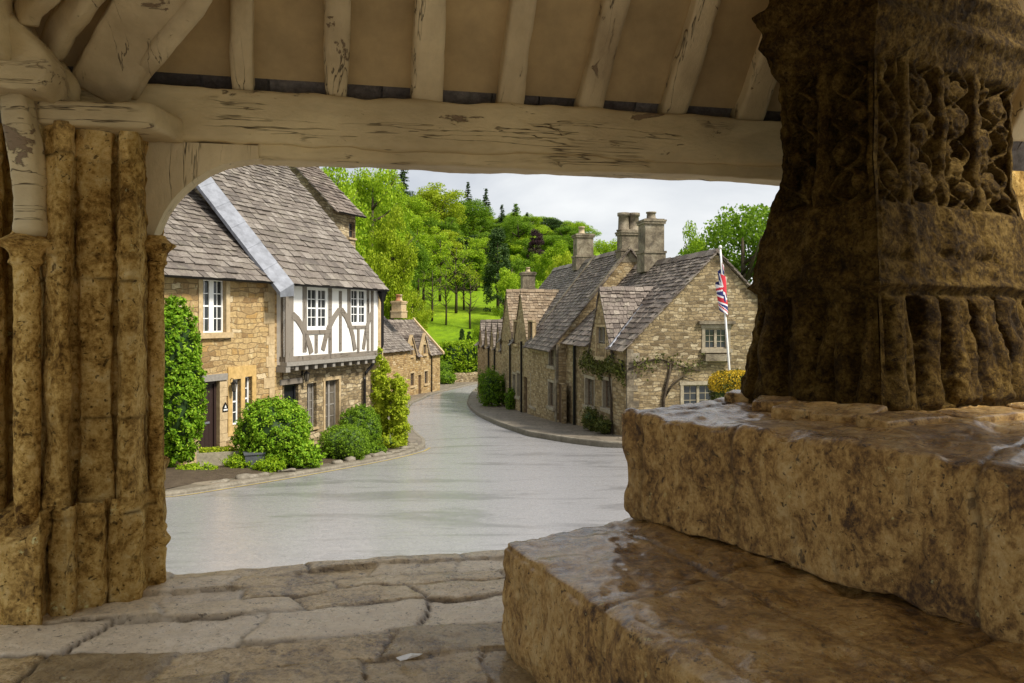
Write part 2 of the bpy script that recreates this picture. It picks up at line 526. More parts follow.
M['ashlar'] = m_stone('dressed_stone', [(0.25, (0.38, 0.27, 0.14)), (0.55, (0.52, 0.4, 0.23)), (0.8, (0.58, 0.48, 0.31))], 0.6, 0.006, pits=0.2)
M['ochre'] = m_stone('ochre_dressed_stone', [(0.25, (0.46, 0.3, 0.1)), (0.55, (0.56, 0.38, 0.15)), (0.8, (0.6, 0.45, 0.22))], 0.6, 0.004, pits=0.1)
M['chimney'] = m_stone('chimney_stone', [(0.3, (0.075, 0.062, 0.045)), (0.47, (0.19, 0.155, 0.105)), (0.58, (0.29, 0.245, 0.17)), (0.72, (0.4, 0.355, 0.27))], 1.1, 0.02, pits=0.3)
M['slate'] = m_slate('stone_roof_tile', [(0.0, (0.095, 0.08, 0.068)), (0.35, (0.15, 0.125, 0.105)), (0.75, (0.19, 0.165, 0.14)), (1.0, (0.26, 0.23, 0.2))])
M['slate_dark'] = m_slate('dark_stone_roof_tile', [(0.0, (0.07, 0.053, 0.042)), (0.4, (0.14, 0.11, 0.09)), (0.8, (0.2, 0.163, 0.135)), (1.0, (0.3, 0.255, 0.21))], lich=0.45)
M['slate_brown'] = m_slate('brown_stone_roof_tile', [(0.0, (0.13, 0.09, 0.055)), (0.4, (0.21, 0.15, 0.09)), (0.8, (0.27, 0.2, 0.125)), (1.0, (0.34, 0.27, 0.19))], lich=0.4)
M['plaster'] = m_plain('white_plaster', (0.78, 0.77, 0.74), 0.85, 0, 0.12, 3, 0.004, 0.2)
M['old_timber'] = m_paintwood('weathered_grey_timber', (0.2, 0.178, 0.15), (0.08, 0.066, 0.052), (1, 1, 0.25), 0.6, 0.85, (0.13, 0.1, 0.07))
M['white_paint'] = m_plain('white_gloss_paint', (0.8, 0.8, 0.78), 0.35, 0, 0.06, 8, 0.001)
M['glass'] = NT('window_glass').done((0.025, 0.03, 0.032), 0.06, None, 0, 0.6)
M['curtain_glass'] = m_plain('curtained_glass', (0.16, 0.14, 0.11), 0.15, 0, 0.7, 2.5, 0.0)
M['door_dark'] = m_plain('dark_brown_door', (0.035, 0.02, 0.017), 0.45, 0, 0.3, 20, 0.002)
M['door_black'] = m_plain('black_door', (0.012, 0.013, 0.016), 0.3, 0, 0.2, 10, 0.001)
M['brown_wood'] = m_plain('brown_window_wood', (0.16, 0.1, 0.055), 0.6, 0, 0.4, 14, 0.003)
M['grey_wood'] = m_plain('grey_window_wood', (0.26, 0.24, 0.21), 0.7, 0, 0.35, 14, 0.003)
M['iron'] = m_plain('black_iron', (0.012, 0.011, 0.011), 0.45, 0.4, 0.2, 20, 0.002)
M['lead'] = m_plain('lead_sheet', (0.25, 0.265, 0.3), 0.5, 0.3, 0.5, 4, 0.02)
M['grey_dressed'] = m_stone('grey_dressed_stone', [(0.25, (0.26, 0.22, 0.15)), (0.55, (0.38, 0.33, 0.24)), (0.8, (0.46, 0.41, 0.31))], 0.6, 0.008, pits=0.25)
M['pale_stone'] = m_stone('pale_planter_stone', [(0.25, (0.22, 0.2, 0.14)), (0.55, (0.34, 0.3, 0.22)), (0.8, (0.42, 0.39, 0.3))], 1.2, 0.008, pits=0.3)
M['grey_pot'] = m_plain('grey_lead_planter', (0.11, 0.12, 0.13), 0.6, 0.2, 0.4, 9, 0.004)
M['terracotta'] = m_plain('terracotta', (0.35, 0.15, 0.07), 0.8, 0, 0.3, 10, 0.003)
M['pot_buff'] = m_plain('buff_chimney_pot', (0.45, 0.36, 0.22), 0.8, 0, 0.35, 8, 0.004)
M['bark'] = m_plain('bark', (0.09, 0.07, 0.05), 0.9, 0, 0.5, 6, 0.03, 0.1)
M['pole'] = m_plain('white_pole_paint', (0.72, 0.72, 0.7), 0.35, 0, 0.08, 5, 0.0)
M['flag_red'] = m_plain('flag_red', (0.5, 0.02, 0.035), 0.7, 0, 0.1, 10, 0.0)
M['flag_white'] = m_plain('flag_white', (0.72, 0.7, 0.7), 0.7, 0, 0.1, 10, 0.0)
M['flag_blue'] = m_plain('flag_blue', (0.015, 0.02, 0.13), 0.7, 0, 0.1, 10, 0.0)
M['leaf_bright'] = m_leaf('bright_leaf', [(0.1, (0.14, 0.25, 0.008)), (0.5, (0.26, 0.4, 0.016)), (0.9, (0.4, 0.52, 0.032))])
M['leaf_mid'] = m_leaf('mid_green_leaf', [(0.1, (0.07, 0.145, 0.009)), (0.5, (0.14, 0.25, 0.014)), (0.9, (0.23, 0.36, 0.028))])
M['leaf_lime'] = m_leaf('lime_leaf', [(0.1, (0.18, 0.25, 0.01)), (0.5, (0.32, 0.41, 0.018)), (0.9, (0.46, 0.52, 0.038))])
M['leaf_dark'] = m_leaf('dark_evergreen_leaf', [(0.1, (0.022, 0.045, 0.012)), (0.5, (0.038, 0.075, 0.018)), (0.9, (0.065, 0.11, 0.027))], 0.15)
M['leaf_ivy'] = m_leaf('ivy_leaf', [(0.1, (0.08, 0.18, 0.006)), (0.5, (0.17, 0.32, 0.015)), (0.9, (0.32, 0.46, 0.032))], 0.3)
M['leaf_purple'] = m_leaf('copper_leaf', [(0.1, (0.025, 0.014, 0.018)), (0.5, (0.045, 0.024, 0.03)), (0.9, (0.08, 0.04, 0.045))], 0.15)
M['leaf_gold'] = m_leaf('golden_yew_leaf', [(0.1, (0.3, 0.19, 0.008)), (0.5, (0.46, 0.3, 0.012)), (0.9, (0.56, 0.4, 0.03))], 0.2)
M['leaf_olive'] = m_leaf('olive_leaf', [(0.1, (0.05, 0.058, 0.012)), (0.5, (0.09, 0.105, 0.02)), (0.9, (0.15, 0.155, 0.035))], 0.2)

# shelter and cross stone, worn and warm
M['beam'] = m_paintwood('old_limewashed_timber', (0.74, 0.6, 0.33), (0.24, 0.165, 0.09), (0.5, 1, 1.3), 0.625, 0.6)
M['rafter'] = m_paintwood('limewashed_rafter', (0.76, 0.62, 0.36), (0.24, 0.165, 0.09), (1, 1, 0.5), 0.635, 0.6, crack=(7, 1.2, 0.6))
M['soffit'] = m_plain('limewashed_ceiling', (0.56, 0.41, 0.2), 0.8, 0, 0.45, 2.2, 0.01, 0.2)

def m_road():
    t = NT('wet_asphalt')
    co = t.coords()
    a = t.noise(t.scale(co, (0.3, 0.9, 1)), 0.8, 9, 0.68, 0.5)
    f = t.noise(co, 38, 4, 0.75)
    g = t.noise(co, 4.5, 8, 0.75)
    col = t.mix(t.val(f, 0.32, 0.68), (0.155, 0.153, 0.158), (0.32, 0.316, 0.326))
    col = t.mix(t.val(g, 0.42, 0.62, 0, 0.45), col, (0.14, 0.139, 0.143))
    wetp = t.val(a, 0.535, 0.61)
    wet2 = t.math('MULTIPLY', t.val(t.noise(t.scale(co, (0.4, 1.5, 1)), 1.3, 9, 0.72, 0.6), 0.56, 0.64), 0.7)
    wetp = t.math('MAXIMUM', wetp, wet2)
    col = t.mix(t.math('MULTIPLY', wetp, 0.42), col, (0.085, 0.084, 0.09))
    r = t.math('SUBTRACT', t.val(g, 0.35, 0.65, 0.24, 0.38), t.math('MULTIPLY', wetp, 0.06))
    t.b.inputs['Coat Weight'].default_value = 0.8
    t.l(t.math('ADD', t.val(g, 0.35, 0.65, 0.22, 0.32), t.math('MULTIPLY', wetp, -0.05)), t.b.inputs['Coat Roughness'])
    t.b.inputs['Coat IOR'].default_value = 1.5
    return t.done(col, t.math('ADD', r, 0.2), t.bump(f, 0.006, 0.35), spec=0.5)
M['road'] = m_road()

def m_pave():
    t = NT('pavement_stone')
    co = t.coords()
    vo = t.n('TexVoronoi', {'Vector': t.scale(co, (1.6, 1.6, 0)), 'Scale': 1.0, 'Randomness': 0.6}, voronoi_dimensions='2D')
    ed = t.n('TexVoronoi', {'Vector': t.scale(co, (1.6, 1.6, 0)), 'Scale': 1.0, 'Randomness': 0.6}, voronoi_dimensions='2D', feature='DISTANCE_TO_EDGE').outputs['Distance']
    cell = t.n('SeparateColor', {'Color': vo.outputs['Color']}).outputs[0]
    col = t.ramp(cell, [(0, (0.12, 0.1, 0.075)), (1, (0.22, 0.185, 0.14))])
    n = t.noise(co, 8, 6, 0.7)
    col = t.mix(t.val(n, 0.4, 0.7, 0, 0.5), col, (0.07, 0.055, 0.035))
    col = t.mix(t.val(ed, 0.01, 0.05, 0.8, 0), col, (0.05, 0.045, 0.03))
    return t.done(col, t.val(n, 0.3, 0.7, 0.35, 0.75), t.bump(n, 0.01, 0.8), spec=0.4)
M['pave'] = m_pave()
M['kerb'] = m_stone('kerb_stone', [(0.25, (0.13, 0.115, 0.085)), (0.55, (0.22, 0.195, 0.15)), (0.8, (0.32, 0.29, 0.23))], 1.5, 0.006, pits=0.2)
M['yellow'] = m_plain('worn_yellow_paint', (0.42, 0.32, 0.1), 0.6, 0, 0.5, 5, 0.001)

def m_grass():
    t = NT('meadow_grass')
    co = t.coords()
    a = t.noise(co, 0.06, 5, 0.6)
    b = t.noise(co, 0.9, 6, 0.75)
    col = t.ramp(a, [(0.3, (0.12, 0.22, 0.006)), (0.55, (0.18, 0.29, 0.008)), (0.75, (0.24, 0.33, 0.012))])
    col = t.mix(t.val(b, 0.4, 0.7, 0, 0.7), col, (0.05, 0.095, 0.01))
    return t.done(col, 0.9, t.bump(b, 0.4, 0.6), spec=0.1)
M['grass'] = m_grass()
M['earth'] = m_stone('garden_soil', [(0.25, (0.05, 0.035, 0.02)), (0.55, (0.09, 0.065, 0.04)), (0.8, (0.13, 0.1, 0.065))], 2, 0.03, pits=0.2)

M['pier'] = m_oldstone('shelter_pier_stone', (0.09, 0.042, 0.009), (0.37, 0.215, 0.052), (0.64, 0.42, 0.13), (0.8, 0.61, 0.28), 0.8, 0.022, False, 0.12, True, 1.0)
M['pier_shaft'] = m_oldstone('shelter_shaft_stone', (0.09, 0.042, 0.009), (0.37, 0.215, 0.052), (0.64, 0.42, 0.13), (0.8, 0.61, 0.28), 0.8, 0.022, False, 0.12, False, 1.0)
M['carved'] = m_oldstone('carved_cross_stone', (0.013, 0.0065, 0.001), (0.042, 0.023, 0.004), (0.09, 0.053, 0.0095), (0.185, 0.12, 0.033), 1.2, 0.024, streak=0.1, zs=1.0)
M['step'] = m_oldstone('worn_step_stone', (0.075, 0.032, 0.007), (0.34, 0.185, 0.045), (0.6, 0.37, 0.115), (0.76, 0.55, 0.25), 1.0, 0.028, True, 0.45, True, 0.75, 0.6)
M['bedding'] = m_oldstone('bedding_slab_stone', (0.075, 0.032, 0.007), (0.34, 0.185, 0.045), (0.6, 0.37, 0.115), (0.76, 0.55, 0.25), 1.0, 0.028, True, 0.45, False, 1.0, 0.5)
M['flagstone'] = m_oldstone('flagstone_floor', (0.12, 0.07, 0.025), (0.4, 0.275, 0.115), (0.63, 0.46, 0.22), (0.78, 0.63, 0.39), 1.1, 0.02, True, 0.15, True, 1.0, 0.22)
# ------------------------------------------------------------------ the ground
PY = [-60, 0, 5, 8, 12, 17, 20, 28, 36, 45, 60, 75, 90, 110, 150, 200, 260, 420]
PZ = [-2.2, -2.3, -2.42, -2.6, -3.0, -3.4, -3.65, -4.3, -4.85, -5.4, -6.1, -6.4, -6.4, -6.4, -6.4, -6.4, -6.4, -6.4]
HYs = [-60, 60, 84, 92, 110, 150, 200, 260, 420]
HZs = [0, 0, 0, 1.8, 6.5, 15.5, 26, 35, 44]
def sstep(a, b, x):
    t = min(1, max(0, (x - a) / (b - a)))
    return t * t * (3 - 2 * t)
_yy = np.arange(-70, 430, 0.5)
_zz = np.interp(_yy, PY, PZ)
for _ in range(3): _zz = np.convolve(np.pad(_zz, 5, mode='edge'), np.ones(11) / 11, 'valid')
def street_z(Y): return float(np.interp(Y, _yy, _zz))
def ground_z(X, Y):
    far = float(np.interp(Y, HYs, HZs)) * (1 - 0.62 * sstep(-5, 90, X))
    left = 16 * sstep(-10, -60, X) * sstep(30, 75, Y)
    n = 0.25 * math.sin(X * 0.11 + Y * 0.07) * sstep(80, 110, Y)
    return street_z(Y) + max(far, left * 0.8 + far * 0.4) + n
def gpt(px, py):
    """where a line of sight meets the street"""
    k = (py - HY) / FPX
    lo, hi = 4.0, 110.0
    for _ in range(60):
        m = 0.5 * (lo + hi)
        if -k * m > street_z(m): lo = m
        else: hi = m
    return (px - HX) / FPX * lo, lo

xs = sorted(set(np.linspace(-14, 14, 29).tolist() + np.linspace(-230, 230, 47).tolist()))
ys = sorted(set(np.linspace(2, 100, 70).tolist() + np.linspace(-60, 420, 49).tolist()))
P = np.array([[(x, y, ground_z(x, y) - 0.02 - 0.4 * (1 - sstep(88, 94, y)) * (1 if -22 < x < 60 else 0)) for y in ys] for x in xs])
g = grid_mesh('ground', P, M['grass'])
g['kind'] = 'structure'

KL = [(9.5, -32), (11.5, -14)] + [(lambda p: (p[1], p[0]))(gpt(*q)) for q in ((155, 498), (215, 488.5), (287, 477), (340, 467.5), (382, 459.6), (405, 454.5), (419, 449.5), (425.5, 445), (425, 440), (418, 434), (411, 427), (406.5, 418), (406, 410), (413, 402), (429, 395), (444, 390.5), (465, 385.5), (484, 381.5))]
KR = [(22.6, 34), (23.2, 14), (24.0, 7.5)] + [(lambda p: (p[1], p[0]))(gpt(*q)) for q in ((613.6, 445.7), (572.5, 441), (528.6, 434), (499, 424), (479, 415), (470, 408), (467, 402.5), (469, 396), (474, 390), (485, 384.5), (497, 381.2))]
def mono(K):
    o = [K[0]]
    for p in K[1:]:
        if p[0] > o[-1][0] + 0.05: o.append(p)
    return o
KL, KR = mono(KL), mono(KR)
def smooth_curve(K, step=0.5):
    y = np.arange(K[0][0], K[-1][0], 0.25)
    x = np.interp(y, [p[0] for p in K], [p[1] for p in K])
    if len(x) > 7:
        k = np.array([1, 2, 3, 2, 1]) / 9.0
        xp = np.pad(x, 2, mode='edge')
        x = np.convolve(xp, k, 'valid')
    return y, x
yl, xl = smooth_curve(KL)
yr, xr = smooth_curve(KR)
def XL(Y): return float(np.interp(Y, yl, xl)) if Y >= yl[0] else -32.0
def XR(Y): return float(np.interp(Y, yr, xr)) if Y >= yr[0] else 34.0

rows = np.arange(-45, 3.6, 2.0).tolist() + np.arange(4.6, 92, 0.25).tolist()
NU = 34
def road_z(X, Y):
    a, b = XL(Y) - 0.06, XR(Y) + 0.06
    t = (X - a) / (b - a)
    return street_z(Y) - 0.10 * abs(2 * t - 1) ** 2 * min(1, 6 / (b - a))
P = []
for Y in rows:
    a, b = XL(Y) - 0.06, XR(Y) + 0.06
    P.append([(a + (b - a) * t, Y, road_z(a + (b - a) * t, Y)) for t in np.linspace(0, 1, NU)])
P = np.array(P)
road = grid_mesh('road', P, M['road'])
road['kind'] = 'structure'

def strip_side(name, yy, xx, sgn, wid, mat, z0, kerb=True):
    P = []
    for Y, X in zip(yy, xx):
        P.append([(X + sgn * t, Y, street_z(Y) + z0 + (0.0 if t < 2 else 0)) for t in (0.11, 0.6, 1.2, 2.0, wid)])
    o = grid_mesh(name, np.array(P), mat)
    o['kind'] = 'structure'
    # kerb with a rounded top and a real face
    prof = [(-0.0, -0.2), (0.0, z0 - 0.03), (0.02, z0 + 0.004), (0.12, z0 + 0.008), (0.12, -0.2)]
    P = []
    L = 0
    for i, (Y, X) in enumerate(zip(yy, xx)):
        d = np.array([xx[min(i + 1, len(xx) - 1)] - xx[max(i - 1, 0)], yy[min(i + 1, len(yy) - 1)] - yy[max(i - 1, 0)]])
        d = d / (np.linalg.norm(d) + 1e-9)
        nrm = np.array([d[1], -d[0]]) * sgn
        if nrm[0] * sgn < 0: nrm = -nrm
        P.append([(X + nrm[0] * a, Y + nrm[1] * a, street_z(Y) + b) for a, b in prof])
    k = grid_mesh('kerb', np.array(P), M['kerb'], smooth=False)
    k['kind'] = 'structure'
strip_side('pavement', yl, xl, -1, 3.6, M['pave'], 0.05)
strip_side('pavement', yr, xr, 1, 4.2, M['pave'], 0.1)
# worn yellow line beside the left kerb
sel = [(Y, X) for Y, X in zip(yl, xl) if 13.0 < Y < 26]
P = np.array([[(X + a, Y - 0.0, road_z(X + a, Y) + 0.006) for a in (0.12, 0.2)] for Y, X in sel])
ln = grid_mesh('road_marking', P, M['yellow'])
ln['kind'] = 'structure'
# bare soil of the front gardens, left
P = []
for Y in np.arange(13, 27.3, 0.35):
    x1 = XL(Y) - 0.55 - 0.15 * math.sin(Y * 2.1)
    x0 = min(x1 - 0.5, -6.6 + 0.4 * (Y - 22.5))
    P.append([(x0 + (x1 - x0) * t, Y, street_z(Y) + 0.035 + 0.1 * math.sin(math.pi * t) ** 0.5 + 0.03 * float(vnoise(Y * 1.7, t * 5, 0))) for t in np.linspace(0, 1, 9)])
gb = grid_mesh('garden_bed', np.array(P), M['earth'])
gb['kind'] = 'structure'

# ------------------------------------------------------------------ the market shelter we stand in
SX, SY = -2.36, 4.34
E = Vector((0.9752, 0.2213, 0))
NI = Vector((0.2213, -0.9752, 0))
FZ = -1.5
def sh(s, n, z):
    return Vector((SX, SY, 0)) + E * s + NI * n + Vector((0, 0, z))

# flagstone floor: one sheet with sunk joints
res = 0.018
ss, nn = np.arange(-1.6, 5.6, res), np.arange(-0.34, 4.6, res)
S, N_ = np.meshgrid(ss, nn, indexing='ij')
wS = S + 0.05 * fbm(S * 1.6, N_ * 1.6, 0, 3, 4) + 0.012 * fbm(S * 9, N_ * 9, 0, 2, 9)
wN = N_ + 0.055 * fbm(S * 1.3, N_ * 1.3, 5, 3, 7) + 0.012 * fbm(S * 9, N_ * 9, 3, 2, 8)
rg = random.Random(5)
rb = [-0.34, -0.12, 0.1, 0.27, 0.5, 0.86, 1.18, 1.6, 1.95, 2.4, 2.75, 3.2, 3.6, 4.1, 4.7]
row = np.clip(np.searchsorted(rb, wN) - 1, 0, len(rb) - 2)
rbA = np.array(rb)
drow = np.minimum(np.abs(wN - rbA[row]), np.abs(wN - rbA[row + 1]))
dcol = np.full(S.shape, 9.0)
cell = np.zeros(S.shape)
for r in range(len(rb) - 1):
    cuts = [-2.5 + rg.random() * 0.4]
    while cuts[-1] < 6.5: cuts.append(cuts[-1] + rg.uniform(0.45, 1.15) * (1.0 if r > 2 else 0.85))
    c = np.array(cuts)
    slant = rg.uniform(-0.35, 0.35)
    m = row == r
    q = wS[m] + slant * (wN[m] - rb[r])
    k = np.clip(np.searchsorted(c, q) - 1, 0, len(c) - 2)
    dcol[m] = np.minimum(np.abs(q - c[k]), np.abs(q - c[k + 1]))
    cell[m] = r * 97 + k
dj = np.minimum(drow, dcol)
tone = (_h(cell, cell * 0, cell * 0, 3) + 1) / 2
for X_, Y_ in ((-1.075, 3.77), (-0.29, 4.05), (-1.9, 3.6)):
    rel = np.array([X_ - SX, Y_ - SY]); s_, n_ = rel @ np.array(E)[:2], rel @ np.array(NI)[:2]
    ii, jj = int(np.argmin(np.abs(ss - s_))), int(np.argmin(np.abs(nn - n_)))
    tone = np.where(cell == cell[ii, jj], 1.0, np.minimum(tone, 0.9) if X_ < -1.8 else tone)
tone = np.where(row <= 3, 0.68 + 0.2 * tone, tone)  # front rows paler: golden stone, plus open-sky light put into the colour
offs = _h(cell, cell * 0 + 1, cell * 0, 3) * 0.006
tx, ty = _h(cell, cell * 0 + 2, cell * 0, 3) * 0.015, _h(cell, cell * 0 + 3, cell * 0, 3) * 0.015
joint = np.exp(-(dj / 0.0105) ** 2)
jw = 0.4 + 0.6 * np.clip(0.5 + fbm(S * 3, N_ * 3, 2, 2, 31), 0, 1)
Z = FZ - 0.022 * joint * jw + offs + tx * np.sin(S * 3) + ty * np.sin(N_ * 3.3) + 0.006 * fbm(S * 4, N_ * 4, 1, 4, 21) + 0.0035 * fbm(S * 16, N_ * 16, 1, 3, 22)
Z = Z - 0.05 * np.clip((-0.24 - N_) / 0.1, 0, 1) ** 2
Pm = np.array([SX, SY, 0]) + S[..., None] * np.array(E) + N_[..., None] * np.array(NI)
Pm[..., 2] = Z
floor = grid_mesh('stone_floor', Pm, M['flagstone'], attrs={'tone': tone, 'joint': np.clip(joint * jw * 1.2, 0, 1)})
floor['kind'] = 'structure'
# the plinth the floor lies on, and one outer step down to the road
mb = MB()
mb.obox(lambda u, d, z: sh(u, d, z), -1.6, 5.6, -0.335, 4.6, -2.75, FZ - 0.09)
mb.obox(lambda u, d, z: sh(u, d, z), -2.0, 6.0, -0.72, -0.34, -2.75, -1.98)
fb = mb.build('floor_plinth', M['pier_shaft'])
fb['kind'] = 'structure'

shelter = thing('market_shelter', 'open stone and timber market shelter framing the view of the street', 'shelter', tuple(sh(0, 0, FZ)), math.atan2(E.y, E.x))

def make_pier(prof, z0, z1, seed, name='pillar'):
    # prof: list of (X, Y), closed at the back
    pts = []
    for i in range(len(prof) - 1):
        a, b = np.array(prof[i]), np.array(prof[i + 1])
        k = max(1, int(np.ceil(np.linalg.norm(b - a) / 0.012)))
        for j in range(k): pts.append(a + (b - a) * j / k)
    pts.append(np.array(prof[-1]))
    pts = np.array(pts)
    # soften
    for _ in range(1):
        q = pts.copy()
        q[1:-1] = 0.25 * pts[:-2] + 0.5 * pts[1:-1] + 0.25 * pts[2:]
        pts = q
    zz = np.arange(z0, z1 + 0.001, 0.014)
    d = np.gradient(pts, axis=0)
    nr = np.stack([d[:, 1], -d[:, 0]], 1)
    nr /= np.linalg.norm(nr, axis=1, keepdims=True) + 1e-9
    if nr[len(pts) // 3][1] > 0: nr = -nr
    X = pts[:, 0][:, None] + 0 * zz; Y = pts[:, 1][:, None] + 0 * zz; Zz = 0 * pts[:, :1] + zz
    disp = 0.014 * fbm(X * 5 + seed, Y * 5, Zz * 3.2, 4, seed) + 0.006 * fbm(X * 22, Y * 22, Zz * 18, 3, seed + 9)
    zj = Zz + 0.02 * vnoise(X * 5, Y * 5, 0, 3)
    for j, zc in enumerate((-1.02, -0.42, 0.2, 0.43, 0.82)):
        disp -= 0.01 * np.exp(-((zj - zc - 0.05 * X * (j % 2)) / 0.006) ** 2)
    disp += 0.006 * _h(np.searchsorted([-1.02, -0.42, 0.2, 0.43, 0.82], zj - 0.05 * X * 0), np.floor(X * 9 + seed), X * 0, seed) * (np.abs(Zz) < 5)
    disp -= 0.03 * np.clip(fbm(X * 3.7, Y * 3.7, Zz * 2.6, 3, seed + 31) - 0.15, 0, 0.8)
    disp += 0.012 * np.clip(fbm(X * 2.2, Y * 2.2, Zz * 1.6, 2, seed + 3), -1, 0.4)
    Pm = np.stack([X + nr[:, 0][:, None] * disp, Y + nr[:, 1][:, None] * disp, Zz], -1)
    if name == 'pillar_base': Pm[..., 1] += 0.17 * np.clip((Zz + 1.04 + 0.16 * (X < qx(42.5, 3.9)) + 0.05 * X + 0.05 * vnoise(X * 7, Y * 7, 0, 5)) / 0.1, 0, 1.3)
    jn = 0 * Zz
    for j, zc in enumerate((-1.02, -0.42, 0.2, 0.43, 0.82)): jn = np.maximum(jn, np.exp(-((zj - zc - 0.05 * X * (j % 2)) / 0.007) ** 2) * np.clip(0.55 + vnoise(X * 14, Y * 14, zc, 6), 0, 1))
    bt = (_h(np.searchsorted([-1.02, -0.42, 0.2, 0.43, 0.82], zj), np.floor(X * 6.5 + seed), X * 0, seed + 3) + 1) / 2
    bt = 0.42 + 0.33 * bt
    return grid_mesh(name, Pm, M['pier'], shelter, attrs={'tone': bt, 'joint': jn})

D4 = 4.42 / FPX
def qx(px, Y): return (px - HX) / FPX * Y
prof = [(qx(p, y), y) for p, y in [(-70, 5.3), (-70, 4.3), (-14, 4.16), (-4, 4.02), (5, 4.07), (9, 4.2), (38, 4.22), (43, 4.09), (50, 4.03), (60, 4.0), (69, 4.04), (72, 4.15), (76, 4.19), (79, 4.15), (98, 4.16), (112, 4.19), (115, 4.25), (117, 4.24), (120, 4.15), (127, 4.14), (135, 4.18), (141, 4.26), (144, 4.36), (147, 4.53), (152, 4.56), (160, 4.58), (162, 4.7), (160, 5.0), (148, 5.25), (-70, 5.3)]]
prof_b = [(qx(p, y), y) for p, y in [(-70, 5.3), (-70, 4.0), (-14, 3.92), (-2, 3.88), (2, 3.86), (41, 3.86), (44, 3.98), (47, 4.02), (50, 3.97), (70, 3.98), (73, 4.03), (76, 4.06), (101, 4.08), (104, 4.15), (108, 4.18), (112, 4.14), (140, 4.24), (143, 4.33), (147, 4.4), (159, 4.42), (163, 4.48), (163, 4.7), (160, 5.0), (148, 5.25), (-70, 5.3)]]
make_pier(prof_b, -1.53, -0.93, 12, 'pillar_base')
pier = make_pier(prof, -0.97, 1.0, 11)

def shaft(c, r, z0, z1, seed, zb, zc):
    """slim round shaft with moulded base at zb and capital at zc"""
    n = 28
    zz = np.concatenate([np.arange(z0, z1, 0.012), [z1]])
    rr = np.full(zz.shape, r)
    rr += r * 1.05 * np.exp(-((zz - zc + 0.0) / 0.028) ** 2) + r * 0.5 * np.clip((zz - (zc - 0.12)) / 0.1, 0, 1) * (zz < zc)
    rr += r * 0.35 * np.exp(-((zz - zc + 0.105) / 0.012) ** 2)
    rr += r * 0.75 * np.exp(-((zz - zb) / 0.035) ** 2) + r * 0.4 * np.exp(-((zz - zb - 0.07) / 0.02) ** 2)
    rr[zz < zb - 0.05] *= 1.25
    t = np.linspace(0, 2 * np.pi, n)
    T, Zz = np.meshgrid(t, zz, indexing='ij')
    X = np.cos(T); Y = np.sin(T)
    cx = np.cos(np.where(T > 2 * np.pi - 1e-6, 0, T)); cy = np.sin(np.where(T > 2 * np.pi - 1e-6, 0, T))
    d = 0.007 * fbm(cx * 0.7 + seed, cy * 0.7, Zz * 4, 3, seed) + 0.003 * fbm(cx * 3, cy * 3, Zz * 25, 2, seed)
    Rr = rr[None, :] + d
    return np.stack([c[0] + Rr * X, c[1] + Rr * Y, Zz], -1)
o = grid_mesh('shaft', shaft((qx(27, 4.02), 4.02), 0.06, -1.5, 0.44, 3, -1.14, 0.385), M['pier_shaft'], shelter, flip=True)
o = grid_mesh('shaft', shaft((qx(156, 4.46), 4.46), 0.042, -1.5, 0.46, 8, -1.24, 0.41), M['pier_shaft'], shelter, flip=True)

# far pier at the other end of the front, hidden in the photo by the cross
pier2 = [(p[0] * -1 + 2 * (SX + E.x * 2.62), p[1]) for p in prof]
off = E.y * 5.2
prof2 = [(x, y + off) for x, y in pier2]
make_pier(prof2[::-1], -1.52, 1.0, 15)

def frame_map(o, ax, ay, az):
    o, ax, ay, az = Vector(o), Vector(ax), Vector(ay), Vector(az)
    return lambda x, y, z: o + ax * x + ay * y + az * z
UPZ = Vector((0, 0, 1))
# front wall plate: a crooked old beam with a chamfer
def old_beam(mb, o, ax, ay, az, dims, seed, res=0.03, amp=0.009, sag=0.012):
    ax, ay, az = Vector(ax).normalized(), Vector(ay).normalized(), Vector(az).normalized()
    L = dims[0]
    def f(x, y, z):
        t = x / L
        b = sag * math.sin(t * 7 + seed) + sag * 0.6 * math.sin(t * 17 + seed * 2)
        b2 = sag * math.sin(t * 5 + seed * 1.7)
        return Vector(o) + ax * x + ay * (y + b2) + az * (z + b)
    rough_block(mb, f, dims, res, 0.018, amp, 7, seed)
mb = MB()
old_beam(mb, sh(-0.28, -0.30, 1.01), E, NI, UPZ, (5.9, 0.30, 0.30), 3, 0.026)
old_beam(mb, sh(0.93, -0.27, 0.925), E, NI, UPZ, (4.7, 0.225, 0.13), 5, 0.026, 0.006, 0.004)
mb.build('wall_plate', M['beam'], shelter, True)
# oak pad that spreads the plate over the pier
mb = MB()
rough_block(mb, lambda x, y, z: Vector((qx(44, 4.05) + x, 3.97 + y + 0.22 * x, 0.965 + z + 0.03 * x)), (0.54, 0.42, 0.13), 0.025, 0.02, 0.007, 7, 91)
mb.build('bearing_pad', M['beam'], shelter, True)
# left wall plate comes towards us, with its gnarled end block
def jowl(x, y, z):
    return sh(-0.42 + x, 0.1 + y, 1.06 + z)
mb = MB()
def jf(x, y, z):
    k = z / 0.72
    bul = 0.05 * math.sin(k * 5.2 + 1) - 0.12 * max(0, k - 0.25)
    xx = x * (1.0 + 0.1 * math.sin(k * 7)) + (bul if x > 0.15 else 0)
    return jowl(xx, y, z)
rough_block(mb, jf, (0.37, 0.5, 0.75), 0.02, 0.05, 0.02, 5.5, 17, 4)
old_beam(mb, sh(-0.42, 0.55, 1.2), NI, E * 1.0, UPZ, (3.6, 0.3, 0.34), 9)
mb.build('tie_beam', M['beam'], shelter, True)

